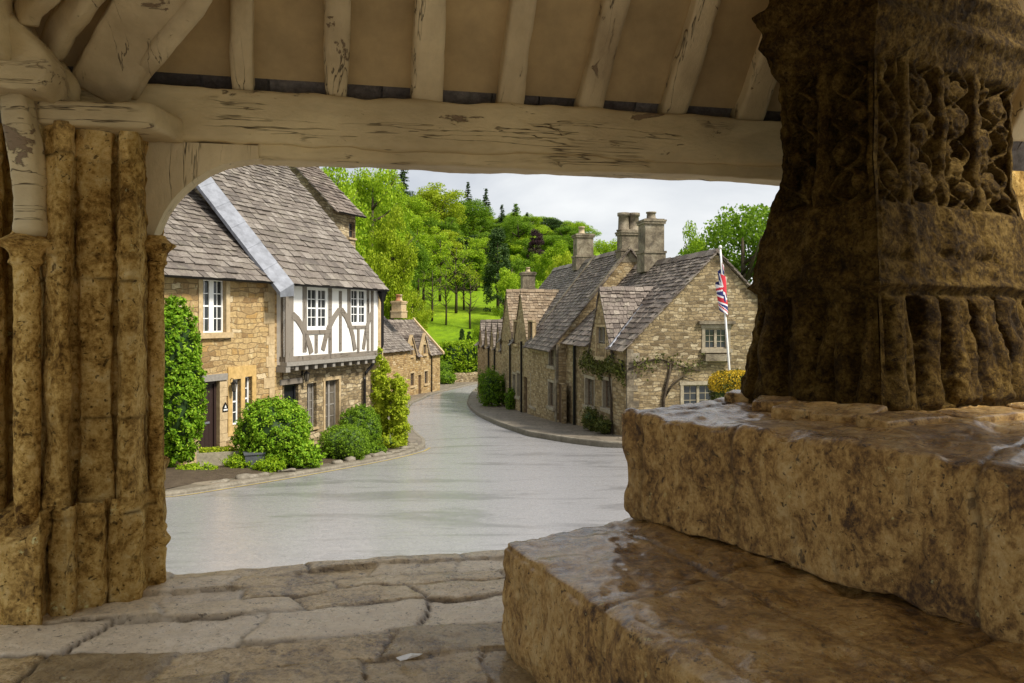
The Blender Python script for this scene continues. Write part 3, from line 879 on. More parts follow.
# curved arch brace beside the pier
arc = []
for px, py in [(151, 242), (153, 238), (158, 226), (164, 213), (172, 201), (182, 190), (194, 180), (208, 171), (224, 164.5), (244, 160.5), (262, 159)]:
    Y = 4.56
    v = at(px, py, Y) - Vector((SX, SY, 0))
    s_ = v.dot(E) / E.dot(E)
    # put the point on the front plane n = -0.1
    k = (px - HX) / FPX
    # X = k*Y ; X = SX+E.x*s+NI.x*n ; Y = SY+E.y*s+NI.y*n
    n_ = -0.06
    s_ = (k * (SY + NI.y * n_) - SX - NI.x * n_) / (E.x - k * E.y)
    yy = SY + E.y * s_ + NI.y * n_
    arc.append((s_, (HY - py) / FPX * yy))
poly = arc + [(arc[-1][0], 0.995), (arc[0][0] - 0.03, 0.995), (arc[0][0] - 0.03, arc[0][1])]
mb = MB()
mb.prism(lambda u, d, z: sh(u, d, z), poly, -0.22, -0.05)
mb.build('arch_brace', M['rafter'], shelter)
# brace on the left, rising from the shaft's capital
mb = MB()
lb = [(4.44, 0.46), (4.36, 0.62), (4.22, 0.82), (4.05, 1.02), (3.9, 1.14), (4.46, 1.14)]
def lbf(u, d, z): return Vector((qx(33, 4.4) - 0.066 + d, u, z))
def lbr(x, y, z):
    k = z / 0.68
    return Vector((qx(33, 4.02) - 0.062 + x + 0.012 * math.sin(k * 4 + 1) - 0.012 * (1 - k) , 4.08 - y - 0.1 * k * k, 0.42 + z))
rough_block(mb, lbr, (0.125, 0.13, 0.68), 0.02, 0.03, 0.01, 7, 23)
mb.build('arch_brace', M['beam'], shelter, True)

# roof: soffit boards, rafters, hip and tiles
TP = math.tan(R(54))
RN = 2.45                                   # ridge this far in from the front plate
ZP = 1.31
def slope(n): return ZP + 0.03 + TP * (RN - abs(RN - n))
mb = MB()
for i in range(12):
    s0, s1 = -1.0 + i * 0.62, -1.0 + (i + 1) * 0.62
    for n0, n1 in ((-0.085, RN), (RN, 2 * RN + 0.085)):
        mb.hexa([sh(s0, n0, slope(n0) + 0.17), sh(s1, n0, slope(n0) + 0.17), sh(s1, n1, slope(n1) + 0.17), sh(s0, n1, slope(n1) + 0.17),
                 sh(s0, n0, slope(n0) + 0.21), sh(s1, n0, slope(n0) + 0.21), sh(s1, n1, slope(n1) + 0.21), sh(s0, n1, slope(n1) + 0.21)])
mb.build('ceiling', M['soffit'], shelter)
mb = MB()
for n0, n1, sd_ in ((-0.36, RN, 31), (2 * RN + 0.36, RN, 32)):
    O = sh(-1.05, n0, slope(n0) + 0.25)
    up = (sh(-1.05, n1, slope(n1) + 0.25) - O)
    roof_slabs(mb, O, E, up, 7.6, up.length, sd_)
mb.build('roof', M['slate'], shelter)

def rafter_at(px, py, wpx, dep, seed, name='rafter', skew=0.0, L=3.4):
    # foot on the plate's inner top edge
    k = (px - HX) / FPX
    s_ = (k * SY - SX) / (E.x - k * E.y)
    yy = SY + E.y * s_
    wm = wpx / FPX * yy
    a = (E * skew + NI * 1.0 + UPZ * TP)
    a.normalize()
    sd = E.copy()
    upn = a.cross(sd).normalized()
    if upn.z < 0: upn = -upn
    foot = sh(s_, -0.06, ZP - 0.035) - sd * wm / 2
    mb = MB()
    old_beam(mb, foot, a, sd, upn, (L, wm, dep), seed, 0.03, 0.006, 0.012)
    return mb.build(name, M['rafter'], shelter, True)
for i, (px, wpx, sk) in enumerate([(243, 22, 0.06), (335, 21, 0.0), (427, 29, -0.03), (513, 26, 0.02), (594, 25, 0.06), (676, 25, 0.07), (753, 27, 0.1), (835, 26, 0.08), (925, 26, 0.0), (1020, 26, 0.0)]):
    rafter_at(px, 0, wpx, 0.145, 40 + i, skew=sk)
# broad plank-like hip timber by the corner, and jack rafters of the left slope
def stick(name, a, b, wid, dep, seed, side):
    a, b = Vector(a), Vector(b)
    d = (b - a).normalized()
    sd = Vector(side); sd = (sd - d * sd.dot(d)).normalized()
    up = d.cross(sd).normalized()
    if up.z < 0: up = -up
    mb = MB()
    old_beam(mb, a - sd * wid / 2, d, sd, up, ((b - a).length, wid, dep), seed, 0.03, 0.007, 0.012)
    return mb.build(name, M['rafter'], shelter, True)
stick('hip_rafter', at(95, 97, 4.36), at(205, -75, 3.55), 0.30, 0.14, 61, (1, 0.25, -0.15))
stick('hip_rafter', at(128, 99, 4.38), at(212, -20, 3.75), 0.10, 0.2, 65, (1, 0.25, -0.15))
stick('jack_rafter', at(52, 60, 4.1), at(150, -55, 3.6), 0.1, 0.12, 62, (0.3, -1, 0.1))
stick('jack_rafter', at(30, 30, 3.8), at(110, -60, 3.3), 0.1, 0.12, 63, (0.3, -1, 0.1))
# the left slope's boards
mb = MB()
a0, a1 = sh(-0.75, -0.4, 0.98), sh(-0.75, 6.4, 0.98)
dv = E * 2.6 + UPZ * 2.6 * TP
nn_ = Vector((0, 0, 0.04))
q = [a0, a1, a1 + dv, sh(-0.75 + 2.6, -0.4, 0.98 + 2.6 * TP)]
q = [a0, a1, sh(0.55, 6.4, 0.98 + 1.3 * TP), sh(0.55, 0.25, 0.98 + 1.3 * TP)]
q = [p + Vector((0, 0, 0.17)) for p in q]
mb.hexa(q + [p + nn_ for p in q])
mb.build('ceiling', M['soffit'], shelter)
# rear plate on two rear posts, behind the camera
mb = MB()
old_beam(mb, sh(-0.3, 2 * RN, 1.01), E, NI, UPZ, (5.9, 0.3, 0.3), 77)
mb.build('wall_plate', M['beam'], shelter, True)

# ------------------------------------------------------------------ the cross: steps and carved pedestal
cross = thing('market_cross', 'carved stone cross pedestal on two worn polished stone steps', 'stone cross', (1.9, 3.9, FZ), 0.0)
def quad_map(A, B, C, D, z0):
    """A origin, B along u, D along v, C opposite"""
    A, B, C, D = [Vector((*p, 0)) for p in (A, B, C, D)]
    def f(u, v, z):
        p = A * (1 - u) * (1 - v) + B * u * (1 - v) + C * u * v + D * (1 - u) * v
        return Vector((p.x, p.y, z0 + z))
    return f
def stone_course(name, A, B, C, D, z0, h, joints, vj, seed, res, rnd, amp):
    """one worn step; joints between its stones are sunk lines, stones sit a little unevenly"""
    f = quad_map(A, B, C, D, z0)
    Lu, Lv = (Vector(B) - Vector(A)).length, (Vector(D) - Vector(A)).length
    rec = {}
    def post(P, unit):
        wob = 0.02 * vnoise(P[:, 0] * 3, P[:, 1] * 3, P[:, 2] * 7, seed)
        e = np.zeros(len(P))
        ku = np.searchsorted(joints, P[:, 0] + wob)
        kv = np.searchsorted(vj, P[:, 1] + wob)
        e += 0.012 * _h(ku, kv, ku * 0, seed) * np.where(unit[:, 2] > 0.7, 0.6, 1.0)
        jn = np.zeros(len(P))
        for j in joints: jn = np.maximum(jn, np.exp(-((P[:, 0] + wob - j) / 0.011) ** 2))
        for j in vj: jn = np.maximum(jn, np.exp(-((P[:, 1] + wob - j) / 0.011) ** 2) * (unit[:, 2] > 0.6))
        e -= 0.012 * jn
        rec['joint'] = jn * 0.55; rec['tone'] = 0.5 + 0.19 * (_h(ku, kv, ku * 0, seed + 4) + 1) / 2
        # trodden hollow on the outer edge, spalled patches on the faces
        er = np.clip(fbm(P[:, 0] * 1.7 + seed, P[:, 1] * 1.7, P[:, 2] * 2.5, 3, seed + 6), 0, 1)
        e -= 0.022 * er * np.where(unit[:, 2] < 0.8, 1.0, 0.5) * np.clip(0.3 + P[:, 2] / h, 0.3, 1)
        e += 0.011 * fbm(P[:, 0] * 7, P[:, 1] * 7, P[:, 2] * 7, 3, seed + 18)
        e -= 0.03 * np.clip(fbm(P[:, 0] * 6, P[:, 1] * 6, P[:, 2] * 6, 3, seed + 28) - 0.35, 0, 0.6)
        e += 0.005 * fbm(P[:, 0] * 22, P[:, 1] * 22, P[:, 2] * 22, 3, seed + 8) * np.where(unit[:, 2] > 0.8, 0.5, 1.0)
        return e
    mb = MB()
    rough_block(mb, lambda x, y, z: f(x / Lu, y / Lv, z), (Lu, Lv, h), res, rnd, amp, 4.5, seed, 4, post)
    return link_mesh(name, mb.v, mb.f, M['step'], cross, True, None, True, rec)
A1 = Vector((-0.06, 3.62)); F1_ = A1 + Vector((0.82, 0.57)) * 3.0; N1 = A1 + Vector((0.38, -0.92)).normalized() * 3.0
stone_course('step', A1, N1, N1 + (F1_ - A1), F1_, FZ - 0.03, 0.52, [0.95, 1.85], [0.62, 1.5], 101, 0.015, 0.055, 0.013)
A2 = Vector((0.545, 4.0)); F2_ = A2 + Vector((0.75, 0.66)) * 1.7; N2 = A2 + Vector((0.55, -0.835)).normalized() * 2.7
stone_course('step', A2, N2, N2 + (F2_ - A2), F2_, -1.015, 0.55, [0.13, 0.72, 1.72], [0.75], 131, 0.0135, 0.048, 0.011)

# carved pedestal, one relief-carved sheet per face
UL = Vector((0.51, -0.86, 0)).normalized()      # along the left face, towards us
UR = Vector((0.86, 0.51, 0)).normalized()
C0 = Vector((1.765, 3.9, 0))
NL, NRr = Vector((UL.y, -UL.x, 0)) * 1.0, Vector((UR.y, -UR.x, 0))
PZ0, PZ1 = -0.5, 1.95
def p_off(z):
    return np.interp(z, [-0.5, -0.42, 0.08, 0.13, 0.165, 0.2, 0.44, 0.6, 0.78, 1.28, 1.36, 1.44, 1.5, 1.56, 1.68, 1.7, 1.95],
                        [0.15, 0.155, 0.085, 0.085, 0.125, 0.1, 0.06, 0.03, 0.0, 0.0, 0.03, 0.05, 0.085, 0.06, 0.10, 0.05, 0.0])
def carve(U, Zz, L, mull, seed, rosettes):
    d = np.zeros(U.shape)
    # flutes: thick worn balusters with deep gaps
    rng = random.Random(seed)
    xs_, x = [], 0.0
    while x < L + 0.1:
        xs_.append(x + rng.uniform(-0.01, 0.01)); x += rng.choice([0.075, 0.09, 0.11, 0.14, 0.17]) * rng.uniform(0.9, 1.1)
    wob = 0.014 * vnoise(Zz * 6, U * 2, 0, seed)
    lean = (Zz + 0.17) * 0.0
    best = np.full(U.shape, -0.16)
    for k, xc in enumerate(xs_):
        rad = rng.uniform(0.03, 0.062)
        flare = rad * (1 + 0.35 * np.clip((-0.22 - Zz) / 0.25, 0, 1) + 0.3 * np.clip((Zz - 0.02) / 0.12, 0, 1))
        t = (U - xc - wob - rng.uniform(-0.03, 0.03) * (Zz + 0.15) * 3) / flare
        prof_ = np.where(np.abs(t) < 1, np.sqrt(np.clip(1 - t * t, 0, 1)) * rad * 1.2 - 0.025 + 0.012 * vnoise(Zz * 8 + k * 3, U * 8, k, seed), -0.2)
        best = np.maximum(best, prof_)
    low = (Zz > -0.44) & (Zz < 0.105)
    fade = np.clip((Zz + 0.46) / 0.05, 0, 1) * np.clip((0.115 - Zz) / 0.03, 0, 1)
    deep = np.clip(0.45 + 0.8 * vnoise(U * 5, Zz * 1.5, 3, seed + 4), 0.25, 1)
    d += np.where(low, np.maximum(best, -0.17 * deep) * fade, 0)
    # panels
    pz = np.clip((Zz - 0.57) / 0.05, 0, 1) * np.clip((1.31 - Zz) / 0.04, 0, 1)
    rec = np.full(U.shape, -0.1)
    md = np.full(U.shape, 9.0)
    for m_ in mull: md = np.minimum(md, np.abs(U - m_ - 0.008 * vnoise(Zz * 9, 0, 0, seed)))
    for j in range(len(mull) - 1):
        a, b = mull[j], mull[j + 1]
        wdt = b - a
        c = (a + b) / 2
        ph = j * 1.7 + seed
        for s_, amp_ in ((1, 0.32), (-1, 0.32)):
            xc = c + s_ * amp_ * wdt * np.sin(2 * np.pi * (Zz - 0.6) / 0.36 + ph)
            q = np.abs(U - xc) / (0.017 + 0.006 * vnoise(U * 20, Zz * 20, 0, seed))
            rec = np.maximum(rec, np.where(q < 1, -0.035 + 0.03 * np.sqrt(np.clip(1 - q * q, 0, 1)), -0.085))
        kz = 0.68
        s_ = 1
        while kz < 1.28:
            xc = c + s_ * 0.2 * wdt
            r = 0.04 + 0.018 * rng.random()
            q = np.sqrt((U - xc) ** 2 + ((Zz - kz) / 1.25) ** 2) / r
            lump = np.where(q < 1, -0.06 + 0.075 * np.sqrt(np.clip(1 - q * q, 0, 1)) + 0.012 * vnoise(U * 45, Zz * 45, 0, seed), -0.085)
            rec = np.maximum(rec, lump)
            kz += 0.17 + 0.03 * rng.random(); s_ = -s_
    for (xc, zc, r, pet) in rosettes:
        th = np.arctan2(Zz - zc, U - xc)
        q = np.sqrt((U - xc) ** 2 + (Zz - zc) ** 2) / (r * (1 + 0.08 * np.cos(pet * th)))
        lump = np.where(q < 1, -0.03 + 0.05 * np.sqrt(np.clip(1 - q * q, 0, 1)) - 0.014 * np.exp(-((q - 0.55) / 0.1) ** 2), -0.085)
        rec = np.maximum(rec, lump)
    mu = np.where(md < 0.03, -0.01 + 0.035 * np.sqrt(np.clip(1 - (md / 0.03) ** 2, 0, 1)), -0.09)
    rec = np.maximum(rec, mu)
    d += rec * pz
    # shallow stubs of the mullions below the panels
    st = np.clip((Zz - 0.19) / 0.03, 0, 1) * np.clip((0.58 - Zz) / 0.02, 0, 1)
    d += st * np.where(md < 0.05, 0.018 * (1 - (md / 0.05) ** 2), 0)
    d -= st * 0.03 * np.exp(-((Zz - 0.31 - 0.03 * vnoise(U * 7, 0, 0, seed)) / 0.03) ** 2) * (vnoise(U * 6, Zz * 3, 2, seed + 2) > 0.1)
    return d
def ped_face(c0, ud, nd, L, mull, seed, ros, flip, kx0, kx1):
    r = 0.0085
    uu, zz = np.arange(0, L + r, r), np.arange(PZ0, PZ1, r)
    uu[-1] = L
    U, Zz = np.meshgrid(uu, zz, indexing='ij')
    off_ = p_off(Zz)
    d = carve(U, Zz, L, mull, seed, ros)
    edge = np.clip((np.minimum(U, L - U) - 0.022) / 0.025, 0, 1)
    d = d * (0.15 + 0.85 * edge)
    # stretch u so that neighbouring faces meet at the offset corner
    t = U / L
    ux = U + off_ * (kx1 * t - kx0 * (1 - t))
    Pm = np.array(c0) + ux[..., None] * np.array(ud) + (off_ + d)[..., None] * np.array(nd)
    Pm[..., 2] = Zz
    nz1 = 0.014 * fbm(Pm[..., 0] * 5, Pm[..., 1] * 5, Zz * 5, 4, 77)
    nz1 = nz1 - 0.02 * np.clip(fbm(Pm[..., 0] * 8, Pm[..., 1] * 8, Zz * 8, 3, 91) - 0.25, 0, 0.7)
    nz2 = 0.009 * fbm(Pm[..., 0] * 24, Pm[..., 1] * 24, Zz * 24, 3, 78)
    mid = (np.array(ud) * 0 + np.array(nd)) 
    cc = np.array([2.15, 4.45, 0]) - Pm; cc[..., 2] = 0
    cc = -cc / np.linalg.norm(cc, axis=-1, keepdims=True)
    cham = 0.022 * np.exp(-(np.minimum(U, L - U) / 0.05) ** 2)
    Pm = Pm + cc * (nz1 + nz2 - cham)[..., None]
    Pm[..., 2] += 0.008 * fbm(Pm[..., 0] * 6, Pm[..., 1] * 6, Zz * 6, 2, 79)
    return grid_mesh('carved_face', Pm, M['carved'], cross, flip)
LL, LR = 0.56, 1.3
NLv = -Vector((UR.x, UR.y, 0))                 # outward of the left face
NRv = Vector((UL.x, UL.y, 0))                  # outward of the right face
LL = 0.59
cL = C0 - UL * LL
ped_face(cL, UL, NLv, LL, [0.0, 0.3, 0.59], 5, [], True, 1, 1)
ros = [(0.41, 1.18, 0.075, 5), (0.72, 1.05, 0.085, 6), (0.4, 0.95, 0.065, 5), (0.42, 0.74, 0.08, 6), (0.72, 0.8, 0.07, 5), (0.73, 1.22, 0.06, 5), (0.28, 1.05, 0.06, 5), (0.33, 0.72, 0.07, 5), (0.95, 0.95, 0.1, 6), (1.05, 0.73, 0.08, 5), (1.12, 1.17, 0.08, 5)]
ped_face(C0, UR, NRv, LR, [0.0, 0.25, 0.56, 0.88, 1.3], 9, ros, True, 1, 1)
cR = C0 + UR * LR
ped_face(cR, -UL, UR, LL, [0.0, 0.28, 0.56], 13, [], True, 1, 1)
cB = cR - UL * LL
ped_face(cB, -UR, -NRv, LR, [0.0, 0.4, 0.9, 1.3], 17, [], True, 1, 1)
# the shaft that rises through the roof
mb = MB()
cc = (C0 + cB) * 0.5
mb.lathe((cc.x, cc.y), [(0.33, 1.9), (0.3, 2.1), (0.24, 2.3), (0.2, 5.2)], 8)
mb.hexa([tuple(p) for p in [(cL.x, cL.y, 1.9), (C0.x, C0.y, 1.9), (cR.x, cR.y, 1.9), (cB.x, cB.y, 1.9), (cL.x, cL.y, 1.96), (C0.x, C0.y, 1.96), (cR.x, cR.y, 1.96), (cB.x, cB.y, 1.96)]])
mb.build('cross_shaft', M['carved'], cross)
# loose bedding slabs between the pedestal and the upper step
mb = MB()
rng = random.Random(8)
for (px, py, Y, a, b, rz_, tl) in [(775, 405, 4.1, 0.2, 0.16, -0.6, 0.1), (805, 409, 3.82, 0.24, 0.2, -0.75, 0.16), (848, 418, 3.6, 0.26, 0.2, -0.9, 0.2), (905, 428, 3.42, 0.42, 0.16, 0.45, 0.1), (985, 428, 3.55, 0.45, 0.18, 0.5, 0.05), (745, 400, 4.45, 0.18, 0.14, -0.5, 0.05), (1050, 420, 3.8, 0.4, 0.18, 0.5, 0.05)]:
    p = at(px, py, Y)
    p.z = -0.475
    ax_ = Vector((math.cos(rz_), math.sin(rz_), 0)); ay_ = Vector((-math.sin(rz_), math.cos(rz_), tl * 1.0))
    mb = MB()
    rough_block(mb, frame_map(p - ax_ * a / 2 - ay_ * b / 2, ax_, ay_, UPZ), (a, b, 0.06), 0.014, 0.012, 0.007, 8, int(px))
    mb.build('bedding_stone', M['bedding'], cross, True)
# white scrap on the floor
mb = MB()
c = at(408, 661, 3.48)
pts = [(-0.05, -0.01), (-0.02, 0.02), (0.01, 0.008), (0.06, 0.02), (0.05, 0.0), (0.02, -0.012), (0.0, -0.02), (-0.03, -0.016)]
mb.prism(lambda u, d, z: Vector((c.x + u, c.y + z * 1.6, FZ + 0.022 + d + 0.01 * math.sin(u * 60))), pts, 0, 0.003)
o = mb.build('paper_scrap', M['white_paint'])
set_props(o, 'small torn white scrap lying on the flagstone floor', 'scrap')
# ------------------------------------------------------------------ houses
class Facade:
    """a plan line: P0 + d*u, depth into the house along i, height z"""
    def __init__(s, P0, d, inward):
        s.P0 = Vector((P0[0], P0[1], 0)); s.d = Vector((d[0], d[1], 0)).normalized(); s.i = Vector((inward[0], inward[1], 0)).normalized()
    def __call__(s, u, dep, z):
        return s.P0 + s.d * u + s.i * dep + UPZ * z
    def shifted(s, dep):
        return Facade(s.P0 + s.i * dep, s.d, s.i)
    def u(s, px):
        k = (px - HX) / FPX
        return (k * s.P0.y - s.P0.x) / (s.d.x - k * s.d.y)
    def z(s, px, py):
        return (HY - py) / FPX * (s.P0.y + s.d.y * s.u(px))
    def rect(s, x0, y0, x1, y1):
        a, b = s.u(x0), s.u(x1)
        xm = 0.5 * (x0 + x1)
        return (min(a, b), max(a, b), s.z(xm, y1), s.z(xm, y0))

def window(house, f, r, lights=2, rows=3, cols=1, mat='white_paint', fw=0.055, dep=0.13, surround=None, smat='ashlar', sill=True, mull=0.06, glass='glass', label=None):
    u0, u1, z0, z1 = r
    e = 0.003
    mb = MB()
    mb.obox(f, u0 + e, u0 + fw, dep, dep + 0.06, z0 + e, z1 - e); mb.obox(f, u1 - fw, u1 - e, dep, dep + 0.06, z0 + e, z1 - e)
    mb.obox(f, u0 + fw, u1 - fw, dep, dep + 0.06, z0 + e, z0 + fw); mb.obox(f, u0 + fw, u1 - fw, dep, dep + 0.06, z1 - fw, z1 - e)
    W = (u1 - u0 - 2 * fw - (lights - 1) * mull) / lights
    for i in range(lights):
        a = u0 + fw + i * (W + mull)
        if i: mb.obox(f, a - mull, a, dep - 0.01, dep + 0.06, z0 + fw, z1 - fw)
        for c in range(1, cols):
            x = a + W * c / cols
            mb.obox(f, x - 0.011, x + 0.011, dep + 0.018, dep + 0.045, z0 + fw, z1 - fw)
        for k in range(1, rows):
            z = z0 + fw + (z1 - z0 - 2 * fw) * k / rows
            t = 0.02 if (rows % 2 == 0 and k == rows // 2) else 0.011
            mb.obox(f, a, a + W, dep + 0.015, dep + 0.048, z - t, z + t)
    w_ = mb.build('window', M[mat], house)
    if label: w_['label'] = label
    g = MB()
    g.obox(f, u0 + fw * 0.5, u1 - fw * 0.5, dep + 0.03, dep + 0.04, z0 + fw * 0.5, z1 - fw * 0.5)
    p = g.build('pane', M[glass], house); p.parent = w_
    if surround:
        b = MB()
        s_ = surround
        b.obox(f, u0 - s_, u0 + 0.012, -0.025, 0.12, z0, z1); b.obox(f, u1 - 0.012, u1 + s_, -0.025, 0.12, z0, z1)
        b.obox(f, u0 - s_ - 0.03, u1 + s_ + 0.03, -0.028, 0.12, z1 - 0.012, z1 + s_ * 1.15)
        if lights > 1 and mat != 'white_paint':
            pass
        if sill: b.obox(f, u0 - s_ - 0.05, u1 + s_ + 0.05, -0.09, 0.13, z0 - 0.13, z0 + 0.012)
        q = b.build('stone_surround', M[smat], house); q.parent = w_
    elif sill:
        b = MB()
        b.obox(f, u0 - 0.05, u1 + 0.05, -0.06, 0.12, z0 - 0.07, z0 - 0.003)
        q = b.build('sill', M[smat], house); q.parent = w_
    return w_

def door(house, f, r, mat='door_dark', planks=4, dep=0.12, frame='door_dark', knocker=True):
    u0, u1, z0, z1 = r
    mb = MB()
    n = planks
    fw = 0.08
    for i in range(n):
        a = u0 + fw + (u1 - u0 - 2 * fw) * i / n; b = u0 + fw + (u1 - u0 - 2 * fw) * (i + 1) / n
        mb.obox(f, a + 0.004, b - 0.004, dep + 0.02, dep + 0.06, z0 + 0.02, z1 - fw)
    mb.obox(f, u0 + fw, u1 - fw, dep + 0.05, dep + 0.07, z0 + 0.02, z1 - fw)
    d = mb.build('door', M[mat], house)
    b = MB()
    b.obox(f, u0 + 0.003, u0 + fw, dep - 0.02, dep + 0.07, z0, z1 - 0.003); b.obox(f, u1 - fw, u1 - 0.003, dep - 0.02, dep + 0.07, z0, z1 - 0.003)
    b.obox(f, u0 + fw, u1 - fw, dep - 0.02, dep + 0.07, z1 - fw, z1 - 0.003)
    q = b.build('door_frame', M[frame], house); q.parent = d
    if knocker:
        b = MB()
        um = (u0 + u1) / 2
        b.tube([f(um + 0.06 * math.cos(t), dep - 0.005, z0 + 1.45 + 0.06 * math.sin(t)) for t in np.linspace(0, 2 * math.pi, 12)], 0.012, 6)
        q = b.build('knocker', M['iron'], house); q.parent = d
        b = MB()
        b.obox(f, um - 0.15, um + 0.15, dep + 0.005, dep + 0.02, z0 + 0.93, z0 + 0.98)
        q = b.build('letter_plate', M['lead'], house); q.parent = d
    return d

def quoins(mb, f, u, z0, z1, sgn, seed, proud=0.015):
    rng = random.Random(seed)
    z = z0; k = 0
    while z < z1 - 0.05:
        h = min(rng.uniform(0.2, 0.36), z1 - z)
        wd_ = (0.24 if k % 2 else 0.4) * rng.uniform(0.85, 1.15)
        a, b = (u, u + wd_) if sgn > 0 else (u - wd_, u)
        mb.obox(f, a - (0.012 if sgn > 0 else 0), b + (0 if sgn > 0 else 0.012), -proud, 0.1, z + 0.004, z + h - 0.004)
        z += h; k += 1

def gutter(house, f, u0, u1, z, dep=-0.3, name='gutter'):
    mb = MB()
    n = 7
    for t0 in range(n - 1):
        a0, a1 = math.pi * t0 / (n - 1), math.pi * (t0 + 1) / (n - 1)
        r = 0.06
        p = lambda u, a: f(u, dep - r * math.cos(a), z - r * math.sin(a))
        p2 = lambda u, a: f(u, dep - (r - 0.012) * math.cos(a), z - (r - 0.012) * math.sin(a))
        mb.hexa([p(u0, a0), p(u1, a0), p2(u1, a0), p2(u0, a0), p(u0, a1), p(u1, a1), p2(u1, a1), p2(u0, a1)])
    return mb.build(name, M['iron'], house)

def chimney(house, c, sx, sy, z0, z1, rz, pots, cap='flat', name='chimney', mat='chimney'):
    """square stack with moulded cap courses and pots"""
    d = Vector((math.cos(rz), math.sin(rz), 0)); i = Vector((-math.sin(rz), math.cos(rz), 0))
    f = lambda u, dep, z: Vector((c[0], c[1], 0)) + d * u + i * dep + UPZ * z
    mb = MB()
    def blk(k, za, zb): mb.obox(f, -sx / 2 * k, sx / 2 * k, -sy / 2 * k, sy / 2 * k, za, zb)
    H = z1 - z0
    zb = z0 + H * 0.35
    blk(1.12, z0, zb); blk(1.2, zb + 0.001, zb + 0.1); blk(1.0, zb + 0.101, z1 - 0.22)
    blk(1.13, z1 - 0.219, z1 - 0.12); blk(1.2, z1 - 0.119, z1 - 0.04); blk(1.02, z1 - 0.039, z1)
    ch = mb.build(name, M[mat], house)
    for (u, v, r, h, m_) in pots:
        p = MB()
        q = f(u, v, 0)
        p.lathe((q.x, q.y), [(r * 1.1, z1 - 0.01), (r * 1.1, z1 + 0.05), (r * 0.85, z1 + 0.07), (r * 0.78, z1 + h * 0.8), (r * 0.95, z1 + h * 0.82), (r * 0.95, z1 + h), (r * 0.7, z1 + h + 0.005)], 12)
        o = p.build('chimney_pot', M[m_], house, True); o.parent = ch
    return ch

def lantern(house, f, u, z, dep=-0.02, s=1.0):
    mb = MB()
    mb.obox(f, u - 0.05 * s, u + 0.05 * s, -0.02, 0.0, z + 0.1 * s, z + 0.3 * s)
    mb.tube([f(u, -0.01, z + 0.25 * s), f(u, -0.1 * s, z + 0.36 * s), f(u, -0.2 * s, z + 0.34 * s), f(u, -0.22 * s, z + 0.26 * s)], 0.012 * s, 6)
    q = f(u, -0.22 * s, 0)
    mb.lathe((q.x, q.y), [(0.02 * s, z + 0.3 * s), (0.05 * s, z + 0.25 * s), (0.12 * s, z + 0.2 * s), (0.125 * s, z + 0.185 * s)], 6)
    mb.lathe((q.x, q.y), [(0.07 * s, z - 0.13 * s), (0.075 * s, z - 0.11 * s)], 6)
    for k in range(6):
        t = k * math.pi / 3
        mb.tube([(q.x + 0.065 * s * math.cos(t), q.y + 0.065 * s * math.sin(t), z - 0.12 * s), (q.x + 0.11 * s * math.cos(t), q.y + 0.11 * s * math.sin(t), z + 0.19 * s)], 0.008 * s, 4)
    o = mb.build('wall_lantern', M['iron'], house)
    g = MB()
    g.lathe((q.x, q.y), [(0.06 * s, z - 0.11 * s), (0.1 * s, z + 0.18 * s)], 6)
    p = g.build('lantern_glass', M['curtain_glass'], house); p.parent = o
    return o

def roof_plane(mb, f, u0, u1, d0, z0, d1, z1, seed, over=0.0, **kw):
    """slope from (depth d0, z0) at the eave to (d1, z1) at the ridge"""
    O = f(u0, d0, z0)
    up = f(u0, d1, z1) - O
    return roof_slabs(mb, O, f.d, up, u1 - u0, up.length, seed, **kw)

DL = (0.4, 1.0)
IL = (-1.0, 0.4)
# ---- stone cottage, left, nearest
F1 = Facade((-6.71, 22.5), DL, IL)
h1 = thing('stone_cottage', 'honey stone cottage with dark plank door, left of the half timbered house', 'cottage', tuple(F1(-5, 0, -3.75)), math.atan2(1.0, 0.4))
uw = F1.rect(202, 279, 226, 333); dr = F1.rect(198.5, 381.5, 219.5, 460)
lw1 = F1.rect(231.8, 379, 240.3, 425); lw2 = F1.rect(244.3, 376.5, 251.5, 421)
dr = (dr[0], dr[1], -3.62, dr[3])
EZ1 = 1.2
mb = MB()
wall(mb, F1, -9.5, 0.35, -4.6, lambda u: EZ1, [uw, dr, lw1, lw2])
wall(mb, lambda u, d, z: F1(-9.5 + d, u, z), 0, 8.4, -4.6, lambda u: EZ1 + 3.78 * (1 - abs(u - 4.2) / 4.2), [], cuts=(4.2,))
wall(mb, lambda u, d, z: F1(-u, 8.4, z), -0.35, 9.5, -4.6, lambda u: EZ1, [])
mb.build('wall', M['rubble_honey'], h1)
window(h1, F1, uw, 2, 4, 2, 'white_paint', 0.05, 0.1, 0.13, 'ashlar', mull=0.16)
w1 = window(h1, F1, lw1, 1, 4, 2, 'white_paint', 0.045, 0.1, None, 'ochre', sill=False)
window(h1, F1, lw2, 1, 4, 2, 'white_paint', 0.045, 0.1, None, 'ochre', sill=False)
mb = MB()
o0, o1, oz0, oz1 = F1.rect(227.5, 366, 255.5, 434)
wall(mb, F1.shifted(-0.028), o0, o1, oz0, lambda u: oz1, [lw1, lw2], 0.1)
mb.obox(F1, o0, o1, -0.027, 0.0, oz1 - 0.002, oz1); mb.obox(F1, o0 - 0.002, o0, -0.028, 0.0, oz0, oz1); mb.obox(F1, o1, o1 + 0.002, -0.028, 0.0, oz0, oz1)
mb.build('window_surround', M['ochre'], h1)
door(h1, F1, dr, 'door_dark', 4)
mb = MB()
mb.obox(F1, dr[0] - 0.22, dr[1] + 0.25, -0.05, 0.1, dr[3] + 0.003, dr[3] + 0.17)
mb.build('lintel', M['grey_wood'], h1)
mb = MB(); mb.obox(F1, dr[0] - 0.1, dr[1] + 0.1, -0.3, 0.15, -3.85, -3.63)
